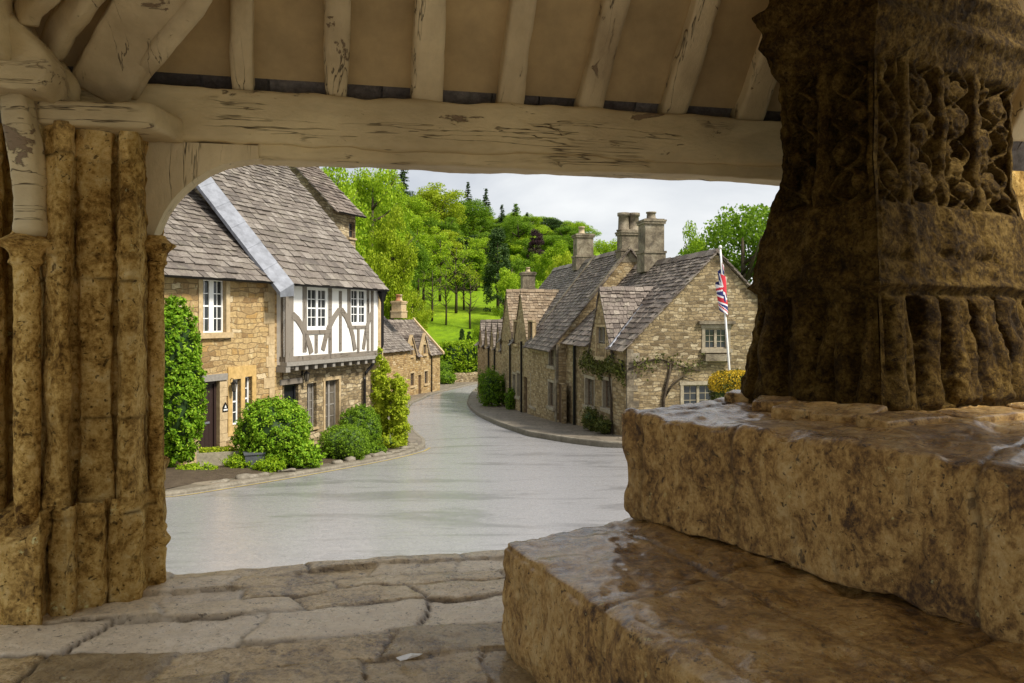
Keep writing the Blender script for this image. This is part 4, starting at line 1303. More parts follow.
mb.build('doorstep', M['pave'], h1)
for q_ in ((-0.02, -4.2, 1.1, -1, 3), (dr[1] + 0.01, -3.7, dr[3], 1, 4), (dr[0] - 0.01, -3.7, dr[3], -1, 5)):
    mb = MB(); quoins(mb, F1, *q_)
    mb.build('quoins', M['ashlar'], h1)
lantern(h1, F1, F1.u(229.3), F1.z(229, 388), s=0.7)
mb = MB()
pu, pz = F1.u(224.6), F1.z(224.6, 407)
mb.prism(F1, [(pu - 0.1, pz - 0.12), (pu + 0.1, pz - 0.12), (pu + 0.1, pz), (pu, pz + 0.13), (pu - 0.1, pz)], -0.03, -0.005)
o = mb.build('house_plaque', M['iron'], h1)
mb = MB()
mb.prism(F1, [(pu - 0.07, pz - 0.09), (pu + 0.07, pz - 0.09), (pu + 0.07, pz - 0.05), (pu - 0.07, pz - 0.05)], -0.034, -0.029)
mb.prism(F1, [(pu - 0.04, pz - 0.02), (pu + 0.04, pz - 0.02), (pu, pz + 0.06)], -0.034, -0.029)
q = mb.build('plaque_face', M['pole'], h1); q.parent = o
mb = MB()
roof_plane(mb, F1, -9.7, 0.0, -0.28, EZ1 - 0.22, 4.2, EZ1 + 3.62, 7)
roof_plane(mb, F1, -9.7, 0.0, 8.68, EZ1 - 0.22, 4.2, EZ1 + 3.62, 8)
ridge_caps(mb, F1(-9.7, 4.2, EZ1 + 3.68), F1(0, 4.2, EZ1 + 3.68), 9)
mb.build('roof', M['slate'], h1)
gutter(h1, F1, -9.6, -0.25, EZ1 - 0.2, -0.31)

# ---- half timbered house
F2 = Facade((-6.445, 22.5), DL, IL)
h2 = thing('half_timbered_house', 'half timbered house with white plaster jettied upper floor and steep stone tile roof', 'house', tuple(F2(2.5, 0, -3.95)), math.atan2(1.0, 0.4))
L2 = F2.u(378.0)
EZ2, JZ = 1.13, -1.34
G2 = F2.shifted(0.3)
tw1, tw2 = F2.rect(306.6, 287.5, 327.6, 329), F2.rect(350.4, 288.5, 366.2, 324.8)
mb = MB()
wall(mb, F2, 0.0, L2, JZ, lambda u: EZ2, [tw1, tw2], 0.14)
wall(mb, lambda u, d, z: F2(d, u, z), 0, 1.3, JZ, lambda u: EZ2, [])
wall(mb, lambda u, d, z: F2(L2 - d, u, z), 0, 1.3, JZ, lambda u: EZ2, [])
mb.quad(F2(0, 0, JZ), F2(L2, 0, JZ), F2(L2, 0.6, JZ), F2(0, 0.6, JZ))
mb.build('plaster_wall', M['plaster'], h2)
gd, gw1, gw2 = G2.rect(284, 384, 298.5, 430), G2.rect(307, 383, 316.6, 427.5), G2.rect(324.6, 379.5, 338.8, 430)
gd = (gd[0], gd[1], -3.85, gd[3])
RP2 = 4.53 / 4.2
mb = MB()
wall(mb, G2, 0.36, L2 + 0.0, -4.9, lambda u: JZ + 0.02, [gd, gw1, gw2])
wall(mb, lambda u, d, z: F2(L2 - d, u, z), 0.31, 8.4, -4.9, lambda u: EZ2 + RP2 * (4.2 - abs(u - 4.2)) if u > 1.2 else JZ + (0 if u < 1.2 else 9), [], cuts=(1.2, 4.2))
wall(mb, lambda u, d, z: F2(d, u, z), 0.6, 8.4, EZ2 - 0.5, lambda u: EZ2 + RP2 * (4.2 - abs(u - 4.2)), [], cuts=(4.2,))
wall(mb, lambda u, d, z: F2(L2 - u, 8.4, z), 0, L2, -4.9, lambda u: EZ2, [])
mb.build('stone_wall', M['rubble_grey'], h2)
mb = MB(); 
mb.obox(F2, L2 + 0.1, L2 + 0.5, 0.1, 1.6, -4.9, 0.72); mb.obox(F2, L2 + 0.06, L2 + 0.54, 0.05, 1.65, 0.721, 0.82); mb.obox(F2, L2 + 0.06, L2 + 0.56, 0.0, 1.7, -2.3, -2.18)
mb.build('end_pier', M['ashlar'], h2)
window(h2, F2, tw1, 2, 4, 2, 'white_paint', 0.085, 0.02, None, 'old_timber', False, 0.1)
window(h2, F2, tw2, 2, 4, 2, 'white_paint', 0.085, 0.02, None, 'old_timber', False, 0.1)
window(h2, G2, gw1, 2, 5, 2, 'grey_wood', 0.05, 0.12, None, 'ashlar', True, 0.06, 'curtain_glass')
window(h2, G2, gw2, 2, 4, 1, 'grey_wood', 0.06, 0.12, 0.08, 'ashlar', True, 0.1, 'curtain_glass')
door(h2, G2, gd, 'door_black', 1, frame='door_black', knocker=True)
mb = MB()
a = G2.rect(278, 376.5, 301, 382)
mb.obox(G2, a[0], a[1], -0.06, 0.1, gd[3] + 0.003, gd[3] + 0.16)
mb.build('lintel', M['old_timber'], h2)
lantern(h2, G2, G2.u(302), G2.z(302, 378), s=0.75)
# timber frame
T = -0.022
def tb(x0, y0, x1, y1, name='timber', proud=T):
    m_ = MB()
    u0, u1 = F2.u(x0), F2.u(x1)
    xm = (x0 + x1) / 2
    m_.obox(F2, u0, u1, proud, 0.05, F2.z(xm, y1), F2.z(xm, y0))
    return m_.build(name, M['old_timber'], h2)
def brace(pts, wid, name='curved_brace', proud=T - 0.004):
    P_ = [(F2.u(x), F2.z(x, y)) for x, y in pts]
    Lf, Rt = [], []
    for i, p in enumerate(P_):
        a, b = P_[max(i - 1, 0)], P_[min(i + 1, len(P_) - 1)]
        dx, dz = b[0] - a[0], b[1] - a[1]
        l = math.hypot(dx, dz); nx, nz = -dz / l, dx / l
        Lf.append((p[0] + nx * wid / 2, p[1] + nz * wid / 2)); Rt.append((p[0] - nx * wid / 2, p[1] - nz * wid / 2))
    m_ = MB()
    for i in range(len(P_) - 1):
        q = [Lf[i], Rt[i], Rt[i + 1], Lf[i + 1]]
        m_.hexa([F2(u, proud, z) for u, z in q] + [F2(u, 0.04, z) for u, z in q])
    return m_.build(name, M['old_timber'], h2)
m_ = MB()
m_.obox(F2, F2.u(284.2), F2.u(292.2), -0.05, 0.25, JZ - 0.12, EZ2)
m_.obox(F2, -0.008, F2.u(292), 0.0, 0.1, JZ - 0.12, EZ2)
m_.build('corner_post', M['old_timber'], h2)
for q in [(302.5, 282, 306.4, 352), (328.2, 283, 331.5, 353), (338.8, 291, 341.4, 351), (347.2, 286, 350.2, 327), (366.6, 288, 369, 350.5), (314.4, 335, 317.4, 353), (356.8, 329, 359.2, 351), (370.6, 287, 373.2, 350)]:
    tb(*q)
for q in [(304, 282.5, 330, 286.5), (304, 330, 330, 334), (348.5, 285.5, 368, 288.0), (348.5, 325.5, 368, 328.5)]:
    tb(*q, name='rail', proud=T - 0.01)
brace([(292.5, 315), (297, 319), (301.5, 326), (306, 336), (309.5, 346), (311, 353)], 0.2)
brace([(338.8, 310), (334, 317), (329.5, 326), (325.5, 337), (322.5, 350)], 0.19)
brace([(341.2, 310), (345.5, 316), (349.5, 325), (352.5, 336), (354.5, 350)], 0.19)
brace([(371.5, 313), (368.5, 321), (365.5, 332), (363, 349)], 0.17)
m_ = MB()
m_.obox(F2, 0.0, L2, -0.06, 0.16, JZ + 0.09, JZ + 0.24)
m_.build('bressummer', M['old_timber'], h2)
m_ = MB()
m_.obox(F2, -0.03, L2 + 0.05, -0.12, 0.1, JZ - 0.03, JZ + 0.085)
m_.obox(F2, -0.04, 0.16, -0.1, 0.6, JZ - 0.2, JZ - 0.035)
m_.build('jetty_board', M['grey_wood'], h2)
for k in range(10):
    m_ = MB()
    u_ = 0.5 + k * (L2 - 0.9) / 9
    m_.obox(F2, u_ - 0.07, u_ + 0.07, -0.075, 0.32, JZ - 0.17, JZ - 0.034)
    m_.build('joist_end', M['grey_wood'], h2)
# roof
mb = MB()
roof_plane(mb, F2, 0.0, L2 + 0.18, -0.26, EZ2 - 0.18, 4.2, EZ2 + 4.62, 17, ex=(0.31, 0.13), wd=(0.17, 0.42))
roof_plane(mb, F2, 0.0, L2 + 0.2, 8.7, EZ2 - 0.22, 4.2, EZ2 + 4.62, 18)
ridge_caps(mb, F2(0, 4.2, EZ2 + 4.7), F2(L2 + 0.2, 4.2, EZ2 + 4.7), 19)
mb.build('roof', M['slate'], h2)
# lead covered strip down the near edge of the roof
mb = MB()
for i in range(8):
    t0, t1 = i / 8.0, (i + 1) / 8.0 + 0.004
    def lp(uo, t, dz): return F2(uo, -0.36 + 4.5 * t, EZ2 - 0.26 + 4.86 * t + dz)
    wl = -0.62
    mb.hexa([lp(-0.02, t0, 0.1), lp(wl, t0, -0.16), lp(wl, t0, -0.3), lp(-0.02, t0, -0.25), lp(-0.02, t1, 0.085), lp(wl, t1, -0.175), lp(wl, t1, -0.3), lp(-0.02, t1, -0.25)])
mb.build('lead_flashing', M['lead'], h2)
gutter(h2, F2, 0.1, L2 + 0.1, EZ2 - 0.17, -0.33)
mb = MB()
ux = L2 + 0.02
mb.lathe(tuple(F2(ux, -0.16, 0).xy), [(0.06, 0.55), (0.16, 0.85), (0.17, 0.98)], 8)
mb.tube([F2(ux, -0.3, EZ2 - 0.2), F2(ux, -0.16, 0.9)], 0.05)
mb.tube([F2(ux, -0.16, 0.6), F2(ux, -0.16, -0.9), F2(ux - 0.05, -0.13, JZ + 0.1), F2(ux - 0.5, 0.18, JZ - 0.5), F2(ux - 0.55, 0.2, JZ - 0.7), F2(ux - 0.55, 0.2, -4.3)], 0.05)
mb.build('downpipe', M['iron'], h2)
cpos = F2(0.9, 4.3, 0)
chimney(h2, (cpos.x, cpos.y), 0.7, 0.6, EZ2 + 4.3, EZ2 + 5.7, math.atan2(1, .4), [(0, 0, 0.16, 0.4, 'pot_buff')], mat='ashlar')

# ---- tall house set back behind it
PB = at(332.5, 211, 30.5)
FB = Facade((PB.x, PB.y), DL, IL)
hb = thing('set_back_house', 'tall stone wing with dark roof rising behind the half timbered house', 'house', tuple(FB(0, 0, -4.3)), math.atan2(1, .4))
LB = FB.u(357.5)
EB = FB.z(345, 210.5)
mb = MB()
bw = FB.rect(349, 222, 355, 238)
wall(mb, FB, 0.0, LB - 0.15, -4.8, lambda u: EB, [bw])
wall(mb, lambda u, d, z: FB(d, u, z), 0, 5, -4.8, lambda u: EB + 1.0 * (2.5 - abs(u - 2.5)), [], cuts=(2.5,))
wall(mb, lambda u, d, z: FB(LB - 0.15 - d, u, z), 0, 5, -4.8, lambda u: EB + 1.0 * (2.5 - abs(u - 2.5)), [], cuts=(2.5,))
wall(mb, lambda u, d, z: FB(u, 5 - d, z), 0, LB - 0.15, -4.8, lambda u: EB, [])
mb.build('wall', M['rubble_grey'], hb)
window(hb, FB, bw, 1, 2, 1, 'brown_wood', 0.05, 0.1, None)
mb = MB()
roof_plane(mb, FB, -0.15, LB + 0.1, -0.3, EB - 0.2, 2.5, EB + 2.5, 27, ex=(0.22, 0.16))
roof_plane(mb, FB, -0.15, LB + 0.1, 5.3, EB - 0.2, 2.5, EB + 2.5, 28)
ridge_caps(mb, FB(-0.15, 2.5, EB + 2.56), FB(LB + 0.1, 2.5, EB + 2.56), 29)
mb.build('roof', M['slate_dark'], hb)
gutter(hb, FB, -0.1, LB + 0.05, EB - 0.16, -0.33)

# ---- far cottages on the left of the bend
F4 = Facade((-8.2, 62.0), (2.0, 6.7), (-6.7, 2.0))
h4 = thing('gabled_cottage', 'pale far cottage with two small roof gables at the road bend', 'cottage', tuple(F4(3, 0, -6.2)), math.atan2(6.7, 2.0))
L4 = F4.u(440)
EZ4 = F4.z(407, 355.5)
ops = [F4.rect(410.3, 373, 414.2, 386), F4.rect(424.3, 371, 427.6, 384)]
d4 = F4.rect(418.3, 375, 421.2, 394.5)
def gap_for(gs, d0, z0, d1, z1, u0):
    '''true where a gablet (uc, hw, zb, za) stands above the main slope'''
    l_ = math.hypot(d1 - d0, z1 - z0)
    def skip(u, v):
        z = z0 + (z1 - z0) * v / l_
        for uc, hw, zb, za in gs:
            if abs(u + u0 - uc) < hw + 0.1 and z < za - (za - zb) / hw * abs(u + u0 - uc) - 0.05: return True
        return False
    return skip
def small_gable(house, f, uc, hw, zb, za, back, seed, wall_mat, roof_mat, win=None, wmat='brown_wood', proud=0.0, coping=True, coff=0.0):
    """gablet flush with the facade, roof running back at ridge height"""
    ops_ = [win] if win else []
    mb = MB()
    wall(mb, f.shifted(-0.012 - proud), uc - hw, uc + hw, zb, lambda u: zb + (za - zb) * (1 - abs(u - uc) / hw), ops_, 0.18, cuts=(uc,))
    g_ = mb.build('gable_wall', M[wall_mat], house)
    if win: 
        w_ = window(house, f.shifted(-0.012 - proud), win, 2, 2, 1, wmat, 0.05, 0.1, 0.06, 'ashlar', True, 0.05, 'curtain_glass')
    mb = MB()
    for sg in (1, -1):
        O = f(uc + sg * (hw + 0.12), -0.05 - proud, zb - (za - zb) / hw * 0.12)
        up = f(uc, -0.05 - proud, za) - O
        roof_slabs(mb, O, f.i, up, back, up.length, seed + sg, ex=(0.24, 0.17))
    ridge_caps(mb, f(uc, -0.05 - proud, za + 0.06), f(uc, back, za + 0.06), seed + 5, 0.14, 0.08)
    rf = mb.build('gable_roof', M[roof_mat], house)
    if coping:
        mb = MB()
        for sg in (1, -1):
            a, b = (uc + sg * (hw + 0.1), zb - 0.06), (uc, za + 0.1)
            mb.hexa([f(a[0], -0.1 - proud, a[1]), f(a[0], 0.16, a[1]), f(b[0], 0.16, b[1]), f(b[0], -0.1 - proud, b[1]),
                     f(a[0], -0.1 - proud, a[1] + 0.14), f(a[0], 0.16, a[1] + 0.14), f(b[0], 0.16, b[1] + 0.12), f(b[0], -0.1 - proud, b[1] + 0.12)])
        mb.build('coping', M['ashlar'], house)
    return g_
mb = MB()
wall(mb, F4, 0, L4, -6.9, lambda u: EZ4, ops + [d4])
wall(mb, lambda u, d, z: F4(d, u, z), 0, 5, -6.9, lambda u: EZ4 + 1.05 * (2.5 - abs(u - 2.5)), [], cuts=(2.5,))
wall(mb, lambda u, d, z: F4(L4 - d, u, z), 0, 5, -6.9, lambda u: EZ4 + 1.05 * (2.5 - abs(u - 2.5)), [], cuts=(2.5,))
mb.build('wall', M['rubble_honey'], h4)
for r_ in ops: window(h4, F4, r_, 2, 2, 1, 'brown_wood', 0.06, 0.1, 0.09, 'ashlar', True)
door(h4, F4, d4, 'brown_wood', 3, frame='brown_wood', knocker=False)
mb = MB()
roof_plane(mb, F4, 0, L4 + 0.2, -0.2, EZ4 - 0.2, 2.5, EZ4 + 2.65, 37, skip=gap_for([(F4.u(411.5), 0.95, EZ4 - 0.1, F4.z(411.5, 337.5)), (F4.u(424.5), 0.95, EZ4 - 0.1, F4.z(424.5, 335.5))], -0.2, EZ4 - 0.2, 2.5, EZ4 + 2.65, 0))
roof_plane(mb, F4, 0, L4 + 0.2, 5.2, EZ4 - 0.2, 2.5, EZ4 + 2.65, 38)
ridge_caps(mb, F4(0, 2.5, EZ4 + 2.72), F4(L4, 2.5, EZ4 + 2.72), 39)
mb.build('roof', M['slate_dark'], h4)
small_gable(h4, F4, F4.u(411.5), 0.95, EZ4 - 0.1, F4.z(411.5, 337.5), 1.9, 41, 'rubble_honey', 'slate_dark', F4.rect(409.6, 345.5, 413, 356))
small_gable(h4, F4, F4.u(424.5), 0.95, EZ4 - 0.1, F4.z(424.5, 335.5), 1.9, 43, 'rubble_honey', 'slate_dark', F4.rect(423, 344.5, 426.2, 354.5))
mb = MB()
for (a, b) in ((-0.3, 2.55), (5.3, 2.45)):
    A_, B_ = (a, EZ4 - 0.2), (b, EZ4 + 2.75)
    mb.hexa([F4(L4 + 0.02, A_[0], A_[1]), F4(L4 + 0.3, A_[0], A_[1]), F4(L4 + 0.3, B_[0], B_[1]), F4(L4 + 0.02, B_[0], B_[1]),
             F4(L4 + 0.02, A_[0], A_[1] + 0.2), F4(L4 + 0.3, A_[0], A_[1] + 0.2), F4(L4 + 0.3, B_[0], B_[1] + 0.2), F4(L4 + 0.02, B_[0], B_[1] + 0.2)])
mb.build('coping', M['ashlar'], h4)
mb = MB()
mb.tube([F4(F4.u(431), -0.08, EZ4), F4(F4.u(431), -0.08, -6.3)], 0.05)
mb.build('downpipe', M['iron'], h4)

F3 = F4.shifted(-0.35)
h3 = thing('tall_cottage', 'far cottage with broad roof and stone chimney before the pale gabled cottage', 'cottage', tuple(F3(-3.5, 0, -6.0)), math.atan2(6.7, 2.0))
EZ3 = -2.3
mb = MB()
wall(mb, F3, -7.5, -0.06, -6.9, lambda u: EZ3, [])
wall(mb, lambda u, d, z: F3(-7.5 + d, u, z), 0, 6, -6.9, lambda u: EZ3 + 1.0 * (3 - abs(u - 3)), [], cuts=(3,))
wall(mb, lambda u, d, z: F3(-0.06 - d, u, z), 0, 6, -6.9, lambda u: EZ3 + 1.0 * (3 - abs(u - 3)), [], cuts=(3,))
mb.build('wall', M['rubble_honey'], h3)
mb = MB()
roof_plane(mb, F3, -7.6, 0.1, -0.2, EZ3 - 0.2, 3.0, EZ3 + 3.05, 47)
roof_plane(mb, F3, -7.6, 0.1, 6.2, EZ3 - 0.2, 3.0, EZ3 + 3.05, 48)
ridge_caps(mb, F3(-7.6, 3, EZ3 + 3.12), F3(0.1, 3, EZ3 + 3.12), 49)
mb.build('roof', M['slate'], h3)
cpos = at(399, 315, 61.5)
chimney(h3, (cpos.x, cpos.y), 0.95, 0.8, 0.0, at(399, 301, 61.5).z, math.atan2(6.7, 2), [(-0.2, 0, 0.18, 0.5, 'terracotta'), (0.22, 0, 0.18, 0.5, 'pot_buff')], mat='ashlar')

# ---- right-hand row; u runs towards us, depth to the right
DR, IR = (0.183, -1.0), (1.0, 0.183)
RX = lambda Y: 4.05 - 0.183 * (Y - 28)
FR = Facade((RX(28), 28.0), DR, IR)
AZ = math.atan2(-1.0, 0.183)
def YU(Y): return (28.0 - Y) * 1.0166           # u of a street position (0 at the near corner, negative going away)
# the big gabled house
hg = thing('gable_house', 'grey rubble house whose big gable wall faces us behind the flagpole', 'house', tuple(FR(-3, 3, -4.4)), AZ)
GW = 6.7
EG = FR.z(624, 346)
PG = 3.30 / (GW / 2)
FG = Facade(tuple(FR(0, 0, 0).xy), (FR.i.x, FR.i.y), (-FR.d.x, -FR.d.y))
gu = FG.rect(704.5, 328, 727.5, 349); gl = FG.rect(683, 384.5, 714, 409)
lw_a, lw_b = FR.rect(585.5, 378.5, 594.3, 406.5), FR.rect(603.2, 380, 611.4, 409)
UE = YU(36.62)
mb = MB()
wall(mb, FR, UE, 0.0, -5.2, lambda u: EG, [lw_a, lw_b])
wall(mb, lambda u, d, z: FR(u, GW - d, z), UE, 0, -5.2, lambda u: EG, [])
wall(mb, lambda u, d, z: FR(UE + d, u, z), 0, GW, -5.2, lambda u: EG + PG * (GW / 2 - abs(u - GW / 2)), [], cuts=(GW / 2,))
mb.build('street_wall', M['rubble_row'], hg)
mb = MB()
wall(mb, FG, 0, GW, -5.2, lambda u: EG + PG * (GW / 2 - abs(u - GW / 2)), [gu, gl], cuts=(GW / 2,))
mb.build('gable_wall', M['rubble_grey'], hg)
mb = MB(); quoins(mb, FG, 0.0, -4.6, EG - 0.1, 1, 71); 
mb.build('quoins', M['chimney'], hg)
for r_ in (lw_a, lw_b): window(hg, FR, r_, 2, 1, 1, 'brown_wood', 0.05, 0.12, 0.1, 'grey_dressed', True, 0.07, 'curtain_glass')
window(hg, FG, gu, 2, 3, 2, 'grey_dressed', 0.06, 0.06, 0.1, 'grey_dressed', True, 0.1)
window(hg, FG, gl, 2, 3, 2, 'grey_dressed', 0.06, 0.06, 0.1, 'grey_dressed', True, 0.1)
mb = MB()
mb.obox(FG, gu[0] - 0.25, gu[1] + 0.25, -0.14, 0.05, gu[3] + 0.14, gu[3] + 0.25)
mb.build('drip_mould', M['chimney'], hg)
mb = MB()
mb.obox(FG, gu[0] - 0.05, gu[1] + 0.05, -0.22, 0.0, gu[2] - 0.42, gu[2] - 0.18)
mb.build('window_corbel', M['chimney'], hg)
mb = MB()
mb = MB()
RZ = EG + 3.3 + 0.02
uc = FR.u(601)
roof_plane(mb, FR, UE - 0.1, 0.12, -0.2, EG - 0.18, GW / 2, RZ + 0.05, 57, ex=(0.3, 0.16), skip=gap_for([(uc, 1.55, EG - 0.35, FR.z(601, 289))], -0.2, EG - 0.18, GW / 2, RZ + 0.05, UE - 0.1))
roof_plane(mb, FR, UE - 0.1, 0.12, GW + 0.28, EG - 0.25, GW / 2, RZ + 0.05, 58)
ridge_caps(mb, FR(UE, GW / 2, RZ + 0.12), FR(0.12, GW / 2, RZ + 0.12), 59)
mb.build('roof', M['slate_dark'], hg)
mb = MB()
for sg in (0, 1):
    a, b = (-0.12 if sg == 0 else GW + 0.12, EG - 0.12), (GW / 2, RZ + 0.02)
    mb.hexa([FG(a[0], -0.06, a[1]), FG(a[0], -0.002, a[1]), FG(b[0], -0.002, b[1]), FG(b[0], -0.06, b[1]), FG(a[0], -0.06, a[1] + 0.08), FG(a[0], -0.002, a[1] + 0.08), FG(b[0], -0.002, b[1] + 0.08), FG(b[0], -0.06, b[1] + 0.08)])
mb.build('verge', M['chimney'], hg)
uc = FR.u(601)
wd_ = FR.rect(597, 326.5, 606.5, 357)
small_gable(hg, FR, uc, 1.55, EG - 0.35, FR.z(601, 289), 3.0, 73, 'rubble_row', 'slate_dark', wd_, 'grey_wood', 0.02, coping=False)
gr_ = FR.u(601)
mb = MB()
a, b = FR(uc + 1.75, -0.2, EG - 0.2), FR(uc + 0.02, 2.35, FR.z(601, 289) + 0.04)
mb.tube([a + UPZ * 0.1, (a + b) / 2 + UPZ * 0.12, b + UPZ * 0.1], 0.055, 6)
mb.build('lead_valley', M['lead'], hg)
mb = MB()
mb.tube([FR(FR.u(576.5), -0.1, EG), FR(FR.u(576.5), -0.1, -4.7)], 0.07)
mb.build('downpipe', M['iron'], hg)
mb = MB()
mb.tube([FR(FR.u(624.5), -0.08, EG - 0.5), FR(FR.u(624.5), -0.08, -1.9)], 0.05)
mb.build('downpipe', M['iron'], hg)
cp = FR(YU(34.3), GW / 2 - 0.1, 0)
chimney(hg, (cp.x, cp.y), 0.9, 0.86, 2.0, 4.3, AZ, [(0, 0, 0.24, 0.34, 'chimney')], mat='chimney')
# thick old vine stems on the gable
vn = thing('wall_vine', 'bare twisting vine stems with sparse leaves across the gable house wall', 'vine', tuple(FG(0.8, -0.05, -4.4)), 0)
def vine(pts, r0, r1):
    mb = MB()
    P_ = [FG(FG.u(x), -0.04 - 0.02 * math.sin(i), FG.z(x, y)) for i, (x, y) in enumerate(pts)]
    mb.tube(P_, [r0 + (r1 - r0) * i / (len(P_) - 1) for i in range(len(P_))], 6)
    return mb.build('vine_stem', M['bark'], vn, True)
vine([(664, 425), (663, 400), (666, 385), (669, 373), (670, 364), (664, 360), (655, 359), (645, 361), (637, 365), (628, 369)], 0.06, 0.025)
vine([(669, 373), (672, 362), (680, 366), (690, 369), (700, 371)], 0.04, 0.02)
vine([(664, 398), (672, 384), (682, 376), (694, 380)], 0.04, 0.015)
vine([(645, 361), (636, 362), (628, 364)], 0.03, 0.015)

# the next house, steep roof sweeping down to the street
FS = FR.shifted(-0.45)
hs = thing('steep_roofed_house', 'row house with long steep roof and twin chimney left of the gable house', 'house', tuple(FS(YU(40), 0, -5.2)), AZ)
S0, S1 = YU(42.3), YU(36.6)
ES, RS = -1.2, 3.15
HD = 3.5
sw = [FS.rect(549, 349, 554.6, 366), FS.rect(548.6, 382, 554.2, 407)]
sdr = FS.rect(557, 383.5, 561.6, 432)
mb = MB()
roofl = lambda u: ES + (RS - ES) * (1 - abs(u - HD) / HD)
wall(mb, FS, S0, S1, -6.0, lambda u: ES, sw + [sdr])
wall(mb, lambda u, d, z: FS(S1 - d, u, z), 0, 2 * HD, -6.0, roofl, [], cuts=(HD,))
wall(mb, lambda u, d, z: FS(S0 + d, u, z), 0, 2 * HD, -6.0, roofl, [], cuts=(HD,))
mb.build('wall', M['rubble_row'], hs)
for r_ in sw: window(hs, FS, r_, 2, 2, 1, 'brown_wood', 0.05, 0.1, 0.09, 'grey_dressed', True, 0.06, 'curtain_glass')
door(hs, FS, sdr, 'brown_wood', 3, frame='brown_wood', knocker=False)
mb = MB(); quoins(mb, FS, S1, -5.2, ES, -1, 81)
mb.build('quoins', M['chimney'], hs)
mb = MB()
roof_plane(mb, FS, S0, S1 + 0.15, -0.35, ES - 0.35, HD, RS + 0.06, 67, ex=(0.26, 0.15))
roof_plane(mb, FS, S0, S1 + 0.15, 2 * HD + 0.35, ES - 0.35, HD, RS + 0.06, 68)
ridge_caps(mb, FS(S0, HD, RS + 0.12), FS(S1 + 0.1, HD, RS + 0.12), 69)
mb.build('roof', M['slate_dark'], hs)
mb = MB()
def coping_line(f, u, d0, z0, d1, z1, wdt=0.26, hgt=0.2):
    mb.hexa([f(u - wdt / 2, d0, z0), f(u + wdt / 2, d0, z0), f(u + wdt / 2, d1, z1), f(u - wdt / 2, d1, z1), f(u - wdt / 2, d0, z0 + hgt), f(u + wdt / 2, d0, z0 + hgt), f(u + wdt / 2, d1, z1 + hgt), f(u - wdt / 2, d1, z1 + hgt)])
coping_line(FS, S1 + 0.02, 1.55, ES + 1.95, HD, RS + 0.02)
mb.build('coping', M['chimney'], hs)
mb = MB()
coping_line(FS, S0 + 0.0, 0.5, ES + 0.62, HD, RS + 0.04)
mb.build('coping', M['chimney'], hs)
gutter(hs, FS, S0, S1, ES - 0.3, -0.4)
cp = FS(YU(37.0), HD + 0.1, 0)
chimney(hs, (cp.x, cp.y), 0.75, 0.9, 2.6, 4.1, AZ, [(0, -0.25, 0.31, 0.85, 'chimney'), (0, 0.25, 0.31, 0.85, 'chimney')], mat='chimney')
cw = FS.rect(563.5, 395, 565, 400)

# the house with two broad brown-roofed gables
FT = FR.shifted(-0.42)
ht = thing('twin_gabled_house', 'row house with two broad brown tiled gables beyond the steep roofed house', 'house', tuple(FT(YU(47), 0, -5.6)), AZ)
T0, T1 = YU(51.6), YU(42.35)
ET, RT = -1.3, 3.1
mb = MB()
roofl = lambda u: ET + (RT - ET) * (1 - abs(u - HD) / HD)
tw = [FT.rect(531, 376, 535.8, 406.5), FT.rect(517.2, 373, 520.2, 397), FT.rect(513, 374, 515.6, 396)]
td = [FT.rect(524, 377, 527.3, 425)]
wall(mb, FT, T0, T1, -6.4, lambda u: ET, tw + td)
wall(mb, lambda u, d, z: FT(T1 - 0.02 - d, u, z), 0, 2 * HD, -6.4, roofl, [], cuts=(HD,))
wall(mb, lambda u, d, z: FT(T0 + d, u, z), 0, 2 * HD, -6.4, roofl, [], cuts=(HD,))
mb.build('wall', M['rubble_row'], ht)
for r_ in tw: window(ht, FT, r_, 2, 2, 1, 'brown_wood', 0.06, 0.12, 0.09, 'grey_dressed', True, 0.06, 'curtain_glass')
door(ht, FT, td[0], 'brown_wood', 3, frame='brown_wood', knocker=False)
mb = MB()
roof_plane(mb, FT, T0, T1, -0.3, ET - 0.3, HD, RT + 0.06, 87, ex=(0.24, 0.15), skip=gap_for([(YU(44.9), 2.05, ET - 0.15, 1.52), (YU(49.4), 2.05, ET - 0.15, 1.67)], -0.3, ET - 0.3, HD, RT + 0.06, T0))
roof_plane(mb, FT, T0, T1, 2 * HD + 0.3, ET - 0.3, HD, RT + 0.06, 88)
ridge_caps(mb, FT(T0, HD, RT + 0.12), FT(T1, HD, RT + 0.12), 89)
mb.build('roof', M['slate'], ht)
for (Yc, sd_) in ((44.9, 91), (49.4, 95)):
    u_ = YU(Yc)
    za = (HY - 291) / FPX * Yc
    wr = FT.rect(529.2, 321.5, 533.6, 345) if Yc < 47 else FT.rect(514.6, 321.5, 518.4, 344)
    small_gable(ht, FT, u_, 2.05, ET - 0.15, za, 3.2, sd_, 'rubble_row', 'slate_brown', wr, 'brown_wood', 0.03, coping=False)
cp = FT(YU(44.6), HD, 0)
chimney(ht, (cp.x, cp.y), 0.85, 0.95, 2.7, 4.75, AZ, [(0, -0.1, 0.2, 0.42, 'pot_buff')], mat='chimney')
cp = FT(YU(50.9), 1.6, 0)
chimney(ht, (cp.x, cp.y), 0.7, 0.8, 1.2, 2.95, AZ, [(0, 0, 0.15, 0.3, 'pot_buff')], mat='chimney')
for x in (523, 511.5):
    mb = MB(); mb.tube([FT(FT.u(x), -0.1, ET), FT(FT.u(x), -0.1, -6.0)], 0.06)
    mb.build('downpipe', M['iron'], ht)

